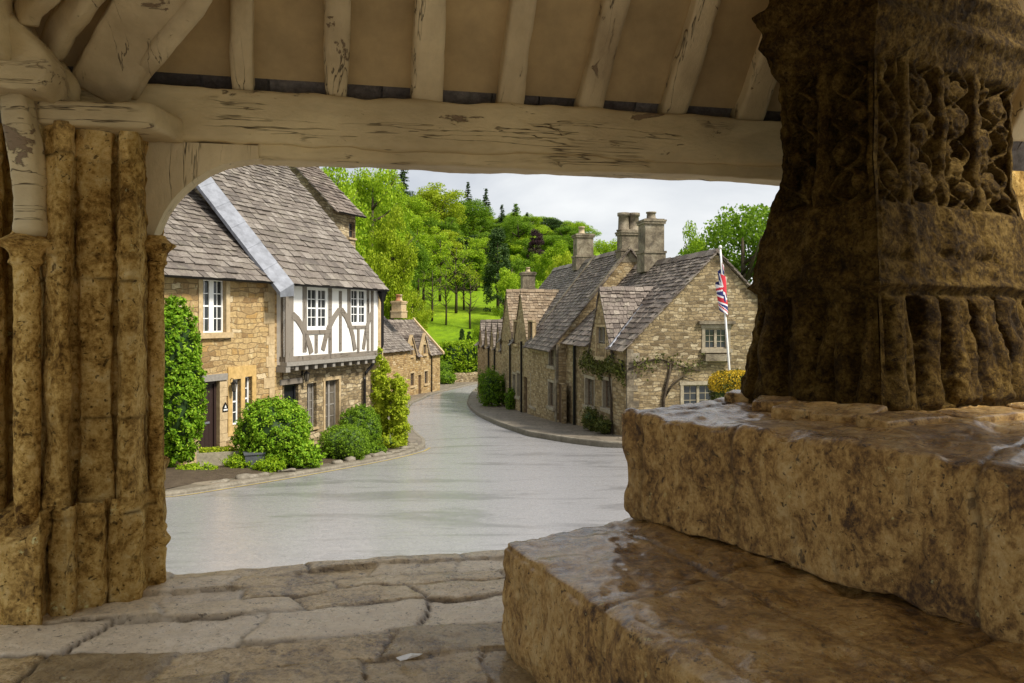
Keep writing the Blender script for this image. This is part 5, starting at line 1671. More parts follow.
# low cottages closing the row
FU = FR.shifted(-0.3)
hu = thing('low_gabled_cottage', 'low far row cottage with small dark roof gables at the end of the row', 'cottage', tuple(FU(YU(57), 0, -6.0)), AZ)
U0, U1 = YU(63.5), YU(51.7)
EU, RU = -2.0, 0.3
mb = MB()
roofl = lambda u: EU + (RU - EU) * (1 - abs(u - 2.4) / 2.4)
uw_ = [FU.rect(502.2, 373, 504.6, 392), FU.rect(496.4, 372, 498.4, 390), FU.rect(490.5, 371, 492, 387)]
ud_ = FU.rect(507.2, 375, 509.2, 413)
wall(mb, FU, U0, U1, -7.0, lambda u: EU, uw_ + [ud_])
wall(mb, lambda u, d, z: FU(U1 - 0.02 - d, u, z), 0, 4.8, -7.0, roofl, [], cuts=(2.4,))
wall(mb, lambda u, d, z: FU(U0 + d, u, z), 0, 4.8, -7.0, roofl, [], cuts=(2.4,))
mb.build('wall', M['rubble_row'], hu)
for r_ in uw_: window(hu, FU, r_, 2, 2, 1, 'brown_wood', 0.06, 0.12, 0.09, 'grey_dressed', True, 0.06, 'curtain_glass')
door(hu, FU, ud_, 'brown_wood', 3, frame='brown_wood', knocker=False)
mb = MB()
roof_plane(mb, FU, U0 - 0.2, U1, -0.2, EU - 0.2, 2.4, RU + 0.05, 97, skip=gap_for([(YU(q), 1.0, EU - 0.1, (HY - 321) / FPX * q) for q in (53.3, 55.9, 58.6, 61.4)], -0.2, EU - 0.2, 2.4, RU + 0.05, U0 - 0.2))
roof_plane(mb, FU, U0 - 0.2, U1, 5.0, EU - 0.2, 2.4, RU + 0.05, 98)
ridge_caps(mb, FU(U0 - 0.2, 2.4, RU + 0.1), FU(U1, 2.4, RU + 0.1), 99)
mb.build('roof', M['slate_dark'], hu)
for k, Yc in enumerate((53.3, 55.9, 58.6, 61.4)):
    zt = (HY - 321) / FPX * Yc
    small_gable(hu, FU, YU(Yc), 1.0, EU - 0.1, zt, 2.2, 103 + k * 4, 'rubble_row', 'slate_dark', (YU(Yc) - 0.32, YU(Yc) + 0.32, EU - 0.05, EU + 0.95), 'brown_wood', 0.02, coping=False)
for Y_ in (54.6, 57.2):
    mb = MB(); mb.tube([FU(YU(Y_), -0.1, EU), FU(YU(Y_), -0.1, -6.3)], 0.06)
    mb.build('downpipe', M['iron'], hu)
# ------------------------------------------------------------------ plants
def leaves(C, Out, size, seed, aspect=0.55, face=0.7, droop=0.0):
    """rhombic leaves at points C, leaning towards Out"""
    rs = np.random.RandomState(seed)
    n = len(C)
    nr = Out * face + rs.normal(size=(n, 3)) * 0.6
    nr /= np.linalg.norm(nr, axis=1, keepdims=True) + 1e-9
    t = rs.normal(size=(n, 3)); t[:, 2] -= droop
    t -= nr * (t * nr).sum(1, keepdims=True)
    t /= np.linalg.norm(t, axis=1, keepdims=True) + 1e-9
    b = np.cross(nr, t)
    s = size * rs.uniform(0.6, 1.35, (n, 1))
    V = np.stack([C - t * s * 0.5, C + b * s * 0.5 * aspect + nr * s * 0.06, C + t * s * 0.5, C - b * s * 0.5 * aspect + nr * s * 0.06], 1).reshape(-1, 3)
    return V, np.arange(n * 4).reshape(-1, 4)
def leaf_obj(name, V, F, mat, parent, core=None, core_mat=None):
    v, f = V.tolist(), F.tolist()
    if core is not None:
        b = len(v)
        mi = [0] * len(f) + [1] * len(core[1])
        v += core[0]; f += [tuple(i + b for i in q) for q in core[1]]
        return link_mesh(name, v, f, [mat, core_mat], parent, False, mi, False)
    return link_mesh(name, v, f, mat, parent, False, None, False)

def blob_points(n, rad, seed, p=2.0, lump=0.22, freq=2.2, lo=0.82, low_cut=-0.9, clip_flat=None):
    """points in the outer skin of a lumpy rounded body of half sizes rad, p>2 gives a clipped squarer shape"""
    rs = np.random.RandomState(seed)
    d = rs.normal(size=(int(n * 1.4), 3))
    d /= np.linalg.norm(d, axis=1, keepdims=True)
    d = d[d[:, 2] > low_cut][:n]
    k = (np.abs(d) ** p).sum(1) ** (-1.0 / p)
    L = 1 + lump * fbm(d[:, 0] * freq + seed, d[:, 1] * freq, d[:, 2] * freq, 3, seed)
    r = k * L * (lo + (1.04 - lo) * rs.rand(len(d)) ** 0.6)
    return d * r[:, None] * np.array(rad), d
def blob_core(rad, seed, p=2.0, lump=0.22, freq=2.2, s=0.8, n=14):
    v, f = [], []
    th = np.linspace(0, 2 * np.pi, n * 2, endpoint=False); ph = np.linspace(-np.pi / 2, np.pi / 2, n)
    T, Pp = np.meshgrid(th, ph, indexing='ij')
    d = np.stack([np.cos(T) * np.cos(Pp), np.sin(T) * np.cos(Pp), np.sin(Pp)], -1)
    k = (np.abs(d) ** p).sum(-1) ** (-1.0 / p)
    L = 1 + lump * fbm(d[..., 0] * freq + seed, d[..., 1] * freq, d[..., 2] * freq, 3, seed)
    q = d * (k * L * s)[..., None] * np.array(rad)
    m = n * 2
    v = q.reshape(-1, 3).tolist()
    f = [(i * n + j, ((i + 1) % m) * n + j, ((i + 1) % m) * n + j + 1, i * n + j + 1) for i in range(m) for j in range(n - 1)]
    return v, f

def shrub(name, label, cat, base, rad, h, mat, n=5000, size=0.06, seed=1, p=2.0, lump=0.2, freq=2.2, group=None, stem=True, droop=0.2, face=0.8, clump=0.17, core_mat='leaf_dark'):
    """clumps of leaves set over a lumpy body, with gaps between the clumps and a few longer shoots"""
    b = Vector(base)
    t = thing(name, label, cat, tuple(b), 0, group)
    R3 = (rad[0], rad[1], h / 2)
    off = np.array([b.x, b.y, b.z + h * 0.5])
    rs = np.random.RandomState(seed + 500)
    rc = clump * min(rad[0], rad[1], h / 2) * 1.3
    nc = int(max(40, 6.5 * (rad[0] * rad[1] * h) ** (2 / 3.0) / (rc * rc)))
    Cc, Dc = blob_points(nc, R3, seed, p, lump, freq, 0.8)
    k = rs.randint(0, len(Cc), n)
    d = rs.normal(size=(n, 3)); d /= np.linalg.norm(d, axis=1, keepdims=True)
    rr = rc * rs.uniform(0.65, 1.35, len(Cc))[k]
    C = Cc[k] + d * (rr * rs.rand(n) ** 0.45)[:, None]
    D = d * 0.6 + Dc[k] * 0.6 + np.array([0, 0, 0.25])
    # shoots that break the outline
    m = max(8, nc // 5)
    q = rs.randint(0, len(Cc), m)
    L = (rc if clump > 0.1 else rc * 0.3) * rs.uniform(1.0, 2.0, m)
    S = np.concatenate([Cc[q] + (Dc[q] + np.array([0, 0, 0.5])) * (L * f_)[:, None] for f_ in np.linspace(0.4, 1.0, 7)])
    S = S + rs.normal(size=S.shape) * size * 0.35
    C = np.concatenate([C, S]); D = np.concatenate([D, np.tile(Dc[q], (7, 1))])
    keep = C[:, 2] > -h * 0.5
    C, D = C[keep], D[keep]
    V, F = leaves(C + off, D, size, seed, face=face, droop=droop)
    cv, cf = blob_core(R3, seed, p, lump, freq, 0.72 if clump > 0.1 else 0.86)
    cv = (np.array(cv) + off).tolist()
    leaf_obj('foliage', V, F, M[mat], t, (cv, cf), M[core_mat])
    if stem:
        mb = MB()
        rng = random.Random(seed)
        for k in range(3):
            a = rng.uniform(0, 6.3)
            mb.tube([(b.x + 0.03 * math.cos(a), b.y + 0.03 * math.sin(a), b.z - 0.08), (b.x + 0.3 * rad[0] * math.cos(a), b.y + 0.3 * rad[1] * math.sin(a), b.z + h * 0.55)], [0.035, 0.015], 5)
        mb.build('stem', M['bark'], t)
    return t
def gz(px, Y, dz=0.1):
    X = (px - HX) / FPX * Y
    return Vector((X, Y, street_z(Y) + dz))

shrub('ivy_bush', 'tall dense ivy mass climbing the cottage wall left of the dark door', 'ivy', gz(170, 18.35), (0.64, 0.7), 3.7, 'leaf_ivy', 24000, 0.085, 3, 3.0, 0.1, 3.0, clump=0.1)
shrub('round_shrub', 'big rounded green shrub in front of the half timbered house', 'shrub', gz(273, 18.7, 0.0), (0.82, 0.75), 1.62, 'leaf_ivy', 22000, 0.062, 5, 2.2, 0.07, clump=0.1)
shrub('border_plant', 'low leafy plant spilling from the foot of the big rounded shrub', 'plant', gz(305, 18.5, 0.0), (0.34, 0.34), 0.62, 'leaf_ivy', 2200, 0.08, 7, 2.0, 0.25, stem=False)
shrub('border_plant', 'pale yellow green plant below the grey pot at the road edge', 'plant', gz(268, 17.7, 0.02), (0.34, 0.22), 0.26, 'leaf_bright', 1500, 0.06, 8, 2.0, 0.3, stem=False)
shrub('border_plant', 'small light green plant beside the stone trough', 'plant', gz(240, 18.0, 0.02), (0.28, 0.3), 0.36, 'leaf_bright', 900, 0.06, 9, 2.0, 0.3, stem=False)
shrub('box_bush', 'neatly clipped low box bush at the road edge', 'bush', gz(345, 20.6, 0.0), (0.62, 0.5), 0.9, 'leaf_mid', 8000, 0.045, 10, 2.6, 0.06, clump=0.08)
shrub('round_shrub', 'dark rounded shrub by the downpipe behind the clipped box bush', 'shrub', gz(360, 22.8, 0.0), (0.6, 0.52), 1.35, 'leaf_mid', 8000, 0.06, 11, 2.1, 0.12, clump=0.1)
shrub('climbing_plant', 'taller yellow green climbing plant on the end pier of the timbered house', 'climber', gz(381.5, 24.9, 0.0), (0.25, 0.28), 2.8, 'leaf_lime', 9000, 0.085, 12, 2.4, 0.3, 3.2, clump=0.3, core_mat='leaf_lime')
shrub('climbing_plant', 'shorter yellow green climbing plant on the road side of its pair', 'climber', gz(398.5, 24.6, 0.0), (0.26, 0.28), 2.15, 'leaf_lime', 8000, 0.085, 13, 2.4, 0.3, 3.2, clump=0.3, core_mat='leaf_lime')
shrub('border_plant', 'tufted yellow green plant at the foot of the climbing plants', 'plant', gz(385, 23.9, 0.05), (0.5, 0.3), 0.34, 'leaf_lime', 1300, 0.06, 14, 2.0, 0.3, stem=False)
shrub('border_plant', 'dark low plant between the box bush and the road', 'plant', gz(372, 22.0, 0.0), (0.4, 0.25), 0.3, 'leaf_mid', 1000, 0.06, 15, 2.0, 0.3, stem=False)
shrub('border_plant', 'small weedy plant under the tall ivy beside the pillar', 'plant', gz(196, 17.4, 0.0), (0.4, 0.25), 0.22, 'leaf_bright', 900, 0.05, 16, 2.0, 0.4, stem=False)

# stone trough with flowers, lead pot, edging stones
def trough(px0, px1, Y, z0, h, dp):
    a, b = gz(px0, Y), gz(px1, Y)
    tr = thing('stone_trough', 'long pale stone trough planter under the dark plank door', 'planter', tuple((a + b) / 2), 0)
    W = b.x - a.x
    d = Vector((0.93, 0.37, 0)).normalized(); q = Vector((-d.y, d.x, 0))
    o = Vector((a.x, Y, z0))
    mb = MB()
    t = 0.07
    f = lambda u, v, z: o + d * u + q * v + UPZ * z
    for args in ((0, W, 0, t), (0, W, dp - t, dp), (0, t, t, dp - t), (W - t, W, t, dp - t)):
        mb.obox(f, args[0], args[1], args[2], args[3], 0.06, h)
    mb.obox(f, t, W - t, t, dp - t, 0.06, h - 0.08)
    mb.build('basin', M['pale_stone'], tr)
    for u in (0.1, W - 0.28):
        m2 = MB(); m2.obox(f, u, u + 0.18, 0.05, dp - 0.05, -0.05, 0.058); m2.build('foot', M['pale_stone'], tr)
    rs = np.random.RandomState(4)
    n = 900
    C = np.array([tuple(f(x, y, z)) for x, y, z in zip(rs.uniform(0.05, W - 0.05, n), rs.uniform(0.05, dp - 0.05, n), h - 0.04 + 0.13 * rs.rand(n))])
    V, F = leaves(C, np.tile([0, 0, 1.0], (n, 1)), 0.055, 6)
    pl = thing('trough_plants', 'yellow green bedding plants growing in the stone trough', 'plant', tuple(f(W / 2, dp / 2, h)), 0)
    leaf_obj('foliage', V, F, M['leaf_lime'], pl)
trough(196.5, 237.5, 17.95, street_z(17.95) + 0.06, 0.36, 0.4)
mb = MB()
p = gz(257, 17.95, 0.03)
pt = thing('planter_pot', 'square dark grey planter pot before the rounded shrub', 'planter', tuple(p), 0.4)
f = frame_map(p - Vector((0.22, 0.16, 0)), (0.92, 0.39, 0), (-0.39, 0.92, 0), (0, 0, 1))
mb.hexa([f(0.03, 0.03, 0), f(0.4, 0.03, 0), f(0.4, 0.4, 0), f(0.03, 0.4, 0), f(0, 0, 0.38), f(0.43, 0, 0.38), f(0.43, 0.43, 0.38), f(0, 0.43, 0.38)])
mb.build('pot', M['grey_pot'], pt)
mb = MB()
mb.obox(f, -0.02, 0.45, -0.02, 0.45, 0.381, 0.42)
mb.build('rim', M['grey_pot'], pt)
rng = random.Random(12)
for i in range(16):
    Y = 15.6 + i * 0.62
    X = XL(Y) - rng.uniform(0.3, 0.5)
    mb = MB()
    a = math.atan2(1, 1.1) + rng.uniform(-0.3, 0.3)
    ax_, ay_ = Vector((math.cos(a), math.sin(a), 0)), Vector((-math.sin(a), math.cos(a), 0))
    L_ = rng.uniform(0.2, 0.5); w_ = rng.uniform(0.14, 0.24); h_ = rng.uniform(0.07, 0.13)
    rough_block(mb, frame_map(Vector((X, Y, street_z(Y) + 0.0)), ax_, ay_, UPZ), (L_, w_, h_), 0.05, 0.05, 0.025, 5, 200 + i)
    o = mb.build('edging_stone', M['kerb'], None, True)
    set_props(o, 'rough grey stone edging the left front garden beds', 'stone', 'edging stones along the left garden beds')

# hedge and bushes at the end of the street
def hedge(name, label, cat, base, rx, ry, h, mat, n, size, seed, mat2=None, group=None):
    return shrub(name, label, cat, base, (rx, ry), h, mat, n, size, seed, 5.0, 0.05, 3.0, group, stem=True, droop=0.0, clump=0.07)
hb_ = gz(462, 82, 0.0)
hedge('clipped_hedge', 'tall clipped hedge closing the view at the end of the street', 'hedge', hb_, 2.6, 1.3, 3.9, 'leaf_bright', 12000, 0.22, 21)
shrub('round_shrub', 'round dark shrub below the tall hedge at the far bend', 'shrub', gz(446, 77, 0.0), (0.9, 0.9), 1.1, 'leaf_mid', 1800, 0.14, 22)
shrub('round_shrub', 'taller dark shrub next to the far cottage gable end', 'shrub', gz(443.5, 79, 0.0), (0.8, 0.8), 2.0, 'leaf_mid', 2400, 0.14, 23)
mb = MB()
a, b = gz(455, 78.5, -0.3), gz(484, 80, -0.3)
d_ = (b - a).normalized()
rough_block(mb, frame_map(a, d_, Vector((-d_.y, d_.x, 0)), UPZ), ((b - a).length, 0.4, 1.25), 0.2, 0.1, 0.05, 2, 5)
o = mb.build('garden_wall', M['rubble_grey'])
set_props(o, 'low dark stone wall at the bottom of the far hedge', 'wall')
shrub('row_bush', 'dark green bush against the low far cottages on the right', 'bush', gz(491.5, 50.5, 0.0), (0.75, 1.2), 2.3, 'leaf_mid', 4500, 0.12, 24, 2.6, 0.15)
shrub('row_bush', 'small climbing bush beside a door of the twin gabled house', 'bush', Vector(tuple(FT(FT.u(514.5), -0.25, street_z(48.5) + 0.1))), (0.3, 0.4), 1.2, 'leaf_mid', 900, 0.1, 25, 2.0, 0.2)
shrub('row_bush', 'small weedy bush below the windows of the gable house', 'bush', Vector(tuple(FR(FR.u(598), -0.3, street_z(30.5) + 0.08))), (0.3, 0.8), 0.75, 'leaf_olive', 1200, 0.08, 26, 2.0, 0.3)
shrub('row_bush', 'low weedy tuft by the near corner of the gable house', 'bush', Vector(tuple(FR(FR.u(612), -0.35, street_z(29) + 0.08))), (0.3, 0.6), 0.5, 'leaf_olive', 900, 0.08, 27, 2.0, 0.3)
# climber between the storeys of the gable house's street wall
rs = np.random.RandomState(3)
cl = thing('wall_climber', 'leafy climber trained between the storeys over the row windows', 'climber', tuple(FR(FR.u(600), -0.1, -4.4)), 0)
n = 1300
u_ = rs.uniform(FR.u(584.5), FR.u(627), n)
zc = FR.z(606, 366.5)
wv = 0.28 + 0.16 * vnoise(u_ * 1.7, 0, 0, 5)
z_ = zc + rs.normal(size=n) * wv * 0.6 - 0.12 * np.cos(u_ * 2)
d_ = -0.05 - 0.3 * rs.rand(n) * np.clip(1 - np.abs(z_ - zc) / 0.6, 0.1, 1)
C = np.array([tuple(FR(a, b, c)) for a, b, c in zip(u_, d_, z_)])
V, F = leaves(C, np.tile(list(-FR.i), (n, 1)), 0.13, 7)
leaf_obj('foliage', V, F, M['leaf_olive'], cl)
mb = MB()
mb.tube([FR(FR.u(613), -0.05, -4.3), FR(FR.u(612.5), -0.06, -3.0), FR(FR.u(610), -0.06, zc), FR(FR.u(586), -0.06, zc + 0.05)], [0.05, 0.04, 0.035, 0.02], 6)
mb.build('stem', M['bark'], cl)
# sparse leaves of the vine on the gable
n = 260
px_ = rs.uniform(630, 705, n); py_ = 362 + 5 * np.sin(px_ * 0.13) + rs.normal(size=n) * 4
C = np.array([tuple(FG(FG.u(a), -0.06 - 0.08 * rs.rand(), FG.z(a, b))) for a, b in zip(px_, py_)])
V, F = leaves(C, np.tile(list(-FG.i), (n, 1)), 0.1, 8)
leaf_obj('foliage', V, F, M['leaf_olive'], vn)
# golden topped clipped yew by the flagpole
yb = gz(738, 23.6, 0.0)
yew = hedge('clipped_yew', 'clipped yew block with golden orange top beside the flagpole', 'topiary', yb, 0.78, 0.7, 2.3, 'leaf_olive', 7000, 0.07, 31)
rs = np.random.RandomState(9)
C, D = blob_points(9000, (0.8, 0.72, 0.42), 32, 3.2, 0.05)
k = C[:, 2] > -0.16
C, D = C[k], D[k]
V, F = leaves(C + np.array([yb.x, yb.y, yb.z + 1.95]), D, 0.05, 33)
leaf_obj('golden_top', V, F, M['leaf_gold'], yew)

# flagpole and flag
pT, pB = at(720.3, 249, 25.0), at(733, 420, 25.0)
fp = thing('flagpole', 'thin white flagpole before the gable house wall', 'flagpole', tuple(pB), 0)
mb = MB(); mb.tube([pB + (pB - pT) * 0.18, pT], [0.042, 0.028], 10); mb.build('pole', M['pole'], fp, True)
mb = MB(); mb.lathe((pT.x, pT.y), [(0.02, pT.z), (0.05, pT.z + 0.02), (0.06, pT.z + 0.06), (0.045, pT.z + 0.1), (0.01, pT.z + 0.12)], 10); mb.build('finial', M['pole'], fp, True)
mb = MB(); mb.tube([at(720.9, 256, 24.93), at(729.5, 372, 24.93)], 0.008, 5); mb.build('halyard', M['pole'], fp)
nu, nv = 72, 44
pd = (pB - pT).normalized()
h0 = at(720.9, 262, 25.0) + Vector((0, -0.03, 0))
P = np.zeros((nu + 1, nv + 1, 3)); mi = []
for i in range(nu + 1):
    u = i / nu
    for j in range(nv + 1):
        v = j / nv
        fold = math.sin(u * 13 + v * 1.6)
        q = h0 + pd * (0.95 * v) + Vector((0.02 - 0.03 * u + 0.2 * fold * u ** 0.5 * (1 - 0.25 * v), -0.1 * math.cos(u * 13 + v * 1.6) * min(1, 3 * u), -0.78 * u ** 0.9 - 0.03 * math.sin(v * 4)))
        P[i, j] = q
def jack(u, v):
    x, y = (u - 0.5) * 60, (0.5 - v) * 30
    if abs(x) < 3 or abs(y) < 3: return 0
    if abs(x) < 5 or abs(y) < 5: return 1
    s = 1 if x * y > 0 else -1
    dist = (y - s * x * 0.5) / math.sqrt(1.25)
    if abs(dist) < 3:
        side = dist * (1 if x > 0 else -1) * s
        if -2.0 < side < 0.0: return 0
        return 1
    return 2
faces = grid_faces(nu + 1, nv + 1)
mi = [jack((i + 0.5) / nu, (j + 0.5) / nv) for i in range(nu) for j in range(nv)]
fl = link_mesh('flag', P.reshape(-1, 3), faces, [M['flag_red'], M['flag_white'], M['flag_blue']], None, True, mi, False)
set_props(fl, 'limp red white and blue union flag hanging on the pole', 'flag')

# ------------------------------------------------------------------ trees
def limb_set(mb, H, z0, spread, n, seed, r0):
    rng = random.Random(seed)
    mb.tube([(0, 0, -0.6), (0.06 * H * 0.1, 0, H * 0.25), (-0.02 * H * 0.3, 0.01 * H, H * 0.5), (0.01 * H, 0, H * 0.86)], [r0 * 1.25, r0, r0 * 0.7, r0 * 0.15], 8)
    for k in range(n):
        a = rng.uniform(0, 6.28); zb = rng.uniform(z0, 0.72) * H
        l = spread * rng.uniform(0.55, 0.95)
        p0 = Vector((0, 0, zb)); p2 = Vector((math.cos(a) * l, math.sin(a) * l, zb + l * rng.uniform(0.5, 1.1)))
        pm = (p0 + p2) * 0.5 + Vector((0, 0, -0.08 * l))
        mb.tube([p0, pm, p2], [r0 * 0.42, r0 * 0.28, r0 * 0.08], 5)
def clump_pts(n, clumps, seed):
    rs = np.random.RandomState(seed)
    wts = np.array([c[3] ** 2 for c in clumps]); wts /= wts.sum()
    k = rs.choice(len(clumps), n, p=wts)
    cc = np.array([c[:3] for c in clumps])[k]; rr = np.array([c[3] for c in clumps])[k]
    d = rs.normal(size=(n, 3)); d /= np.linalg.norm(d, axis=1, keepdims=True)
    d[:, 2] *= 0.8
    return cc + d * (rr * rs.rand(n) ** 0.4)[:, None], d
def broad_clumps(ncl, rad, zc, seed, rmin, rmax):
    rng = random.Random(seed); out = []
    while len(out) < ncl:
        d = Vector((rng.gauss(0, 1), rng.gauss(0, 1), rng.gauss(0, 1))).normalized()
        s = rng.uniform(0.45, 1.0) ** 0.6
        lump = 0.86 + 0.22 * math.sin(d.x * 3.1 + seed) + 0.12 * math.sin(d.y * 4.3 + seed * 2)
        out.append((d.x * rad[0] * s * lump, d.y * rad[1] * s * lump, zc + d.z * rad[2] * s * (0.9 + 0.1 * lump), rng.uniform(rmin, rmax)))
    return out
PROTO = {}
def make_tree(kind, mat, label, cat, name, seed):
    t = thing(name, label, cat, (0, 0, 0), 0)
    mb = MB()
    if kind == 'broad':
        limb_set(mb, 12, 0.25, 3.4, 9, seed, 0.3)
        C, D = clump_pts(19000, broad_clumps(60, (3.7, 3.7, 4.6), 7.1, seed, 0.6, 1.4), seed); sz = 0.23
    elif kind == 'low':
        limb_set(mb, 6, 0.15, 2.2, 7, seed, 0.16)
        C, D = clump_pts(10000, broad_clumps(40, (2.7, 2.7, 2.5), 2.9, seed, 0.5, 1.0), seed); sz = 0.19
    elif kind == 'airy':
        limb_set(mb, 14, 0.3, 2.0, 16, seed, 0.17)
        C, D = clump_pts(4200, broad_clumps(30, (1.9, 1.9, 4.9), 8.8, seed, 0.5, 1.0), seed); sz = 0.26
    elif kind == 'conifer':
        rng = random.Random(seed)
        mb.tube([(0, 0, -0.6), (0, 0, 8), (0.05, 0, 16)], [0.28, 0.18, 0.02], 8)
        pts = []; ds = []
        z = 2.0
        while z < 15.8:
            l = 3.0 * (1 - (z - 2) / 14.2) ** 0.85 + 0.15
            for k in range(7):
                a = rng.uniform(0, 6.28); ll = l * rng.uniform(0.65, 1.1)
                mb.tube([(0, 0, z), (math.cos(a) * ll * 0.9, math.sin(a) * ll * 0.9, z - 0.16 * ll)], [0.04, 0.012], 4)
                m_ = int(26 * ll / 1.5) + 5
                for q in range(m_):
                    s_ = rng.random() ** 0.7
                    pts.append((math.cos(a) * ll * s_ + rng.gauss(0, 0.13), math.sin(a) * ll * s_ + rng.gauss(0, 0.13), z - 0.2 * ll * s_ - abs(rng.gauss(0, 0.16))))
                    ds.append((math.cos(a) * 0.4, math.sin(a) * 0.4, 0.7))
            z += 0.5 * rng.uniform(0.8, 1.2)
        C, D = np.array(pts), np.array(ds); sz = 0.36
    elif kind == 'dense':
        limb_set(mb, 14, 0.1, 1.5, 6, seed, 0.22)
        cl_ = []
        rng = random.Random(seed)
        for k in range(130):
            z = rng.uniform(0.3, 13.6); r = 2.4 * (1 - (z / 14.6) ** 2.2) ** 0.8
            a = rng.uniform(0, 6.28)
            cl_.append((math.cos(a) * r * 0.75, math.sin(a) * r * 0.75, z, rng.uniform(0.5, 0.9)))
        C, D = clump_pts(15000, cl_, seed); sz = 0.24
    elif kind == 'bare':
        limb_set(mb, 11, 0.2, 2.4, 26, seed, 0.15)
        C, D = clump_pts(700, broad_clumps(20, (2.2, 2.2, 3.6), 7.4, seed, 0.5, 0.9), seed); sz = 0.22
    mb.build('trunk', M['bark'], t, True)
    V, F = leaves(C, D, sz, seed, 0.62)
    leaf_obj('crown', V, F, M[mat], t)
    return t
SIZE = {'broad': (12, 8.6), 'low': (5.8, 6.2), 'airy': (14, 4.6), 'conifer': (16, 6.0), 'dense': (14.2, 5.0), 'bare': (11, 5.0)}
def tree(kind, mat, px, top, Y, wpx, label, group=None, seed=0, name=None, cat='tree', gz_=None):
    var = seed % 3 if kind in ('broad',) else seed % 2
    key = (kind, mat, var)
    X = (px - HX) / FPX * Y
    z = ground_z(X, Y) - 0.1 if gz_ is None else gz_
    H0, W0 = SIZE[kind]
    nm = name or {'broad': 'broadleaf_tree', 'low': 'low_tree', 'airy': 'slender_tree', 'conifer': 'conifer_tree', 'dense': 'evergreen_tree', 'bare': 'bare_tree'}[kind]
    if key not in PROTO:
        o = make_tree(kind, mat, label, cat, nm, 11 + var * 17 + len(PROTO) * 5)
        PROTO[key] = o
    else:
        o = copy_tree(PROTO[key]); o.name = nm
        for k in ('group',):
            if k in o: del o[k]
    set_props(o, label, cat, group)
    H = (HY - top) / FPX * Y - z
    W = wpx / FPX * Y
    o.location = (X, Y, z)
    o.scale = (W / W0, W / W0, H / H0)
    o.rotation_euler = (0, 0, (seed * 2.399) % 6.28)
    return o
tree('broad', 'leaf_bright', 372, 158, 104, 84, 'large green tree high behind the half timbered house roof', seed=0)
tree('broad', 'leaf_lime', 392, 208, 88, 62, 'bright tree right of the set back roof, above the far left cottages', seed=1)
tree('broad', 'leaf_bright', 330, 150, 92, 90, 'tall bright tree rising behind the half timbered house ridge', seed=2)
tree('broad', 'leaf_lime', 436, 180, 158, 74, 'large yellow green tree at the middle of the wood edge', seed=3)
tree('broad', 'leaf_bright', 402, 182, 150, 60, 'bright tree on the wood edge left of the yellow green tree', seed=4)
tree('broad', 'leaf_mid', 468, 200, 170, 62, 'mid green tree on the wood edge right of the yellow green tree', seed=5)
tree('dense', 'leaf_dark', 498, 226, 112, 34, 'very dark evergreen standing in front of the meadow edge', seed=6)
tree('broad', 'leaf_mid', 518, 212, 150, 46, 'tall green tree behind the dark evergreen', seed=7)
tree('dense', 'leaf_purple', 536, 228, 140, 24, 'dark copper coloured tree at the right end of the wood', seed=8, name='copper_tree')
tree('low', 'leaf_bright', 533, 262, 88, 62, 'bright low tree above the far row chimney', seed=9)
tree('broad', 'leaf_bright', 556, 240, 118, 48, 'leafy tree left of the row chimneys', seed=10)
tree('low', 'leaf_lime', 566, 250, 96, 40, 'yellow green low tree touching the left row chimney', seed=11)
tree('broad', 'leaf_bright', 607, 236, 112, 46, 'tree top showing between two row chimneys', seed=12)
tree('low', 'leaf_mid', 512, 292, 84, 40, 'low tree behind the roofs at the end of the row', seed=13)
tree('airy', 'leaf_bright', 418, 214, 126, 40, 'slender airy tree, leftmost of those on the meadow', 'slender trees on the meadow', 14)
tree('airy', 'leaf_bright', 440, 222, 120, 34, 'slender airy tree at the centre of the meadow', 'slender trees on the meadow', 15)
tree('bare', 'leaf_bright', 456, 236, 112, 42, 'thin twiggy tree with two dark trunks near the hedge', 'slender trees on the meadow', 16)
tree('bare', 'leaf_bright', 464, 246, 114, 30, 'thin twiggy tree right of centre on the meadow', 'slender trees on the meadow', 17)
tree('airy', 'leaf_bright', 428, 232, 134, 34, 'slender airy tree between two others on the upper left meadow', 'slender trees on the meadow', 32)
tree('airy', 'leaf_lime', 450, 226, 132, 34, 'slender yellow green tree in the middle of the meadow', 'slender trees on the meadow', 33)
tree('airy', 'leaf_bright', 476, 236, 128, 32, 'slender airy tree touching the dark evergreen from the left', 'slender trees on the meadow', 34)
tree('low', 'leaf_bright', 512, 262, 104, 56, 'bright low tree right of the dark evergreen', seed=35)
tree('low', 'leaf_lime', 412, 285, 98, 44, 'yellow green low tree behind the far left cottage chimney', seed=36)
tree('low', 'leaf_bright', 484, 318, 92, 30, 'bright low tree behind the right end of the tall hedge', seed=37)
tree('bare', 'leaf_lime', 470, 262, 104, 30, 'thin twiggy tree just above the right end of the hedge', 'slender trees on the meadow', 41)
tree('bare', 'leaf_bright', 446, 256, 106, 28, 'thin twiggy tree just above the middle of the hedge', 'slender trees on the meadow', 42)
tree('airy', 'leaf_mid', 424, 250, 118, 34, 'slender mid green tree on the lower left meadow', 'slender trees on the meadow', 43)
tree('broad', 'leaf_bright', 486, 236, 138, 44, 'bright tree left of the dark evergreen at the wood edge', seed=44)
tree('bare', 'leaf_bright', 432, 262, 108, 34, 'thin twiggy tree just behind the far left cottages', 'slender trees on the meadow', 18)
tree('dense', 'leaf_dark', 462, 328, 92, 9, 'small dark conical evergreen, left one behind the hedge', 'small cone evergreens', 20, name='cone_evergreen')
tree('dense', 'leaf_dark', 469, 330, 92, 8, 'small dark conical evergreen, right one behind the hedge', 'small cone evergreens', 21, name='cone_evergreen')
tree('conifer', 'leaf_dark', 404, 160, 185, 30, 'dark spindly conifer topping the wood just under the beam', 'conifers topping the wood', 22)
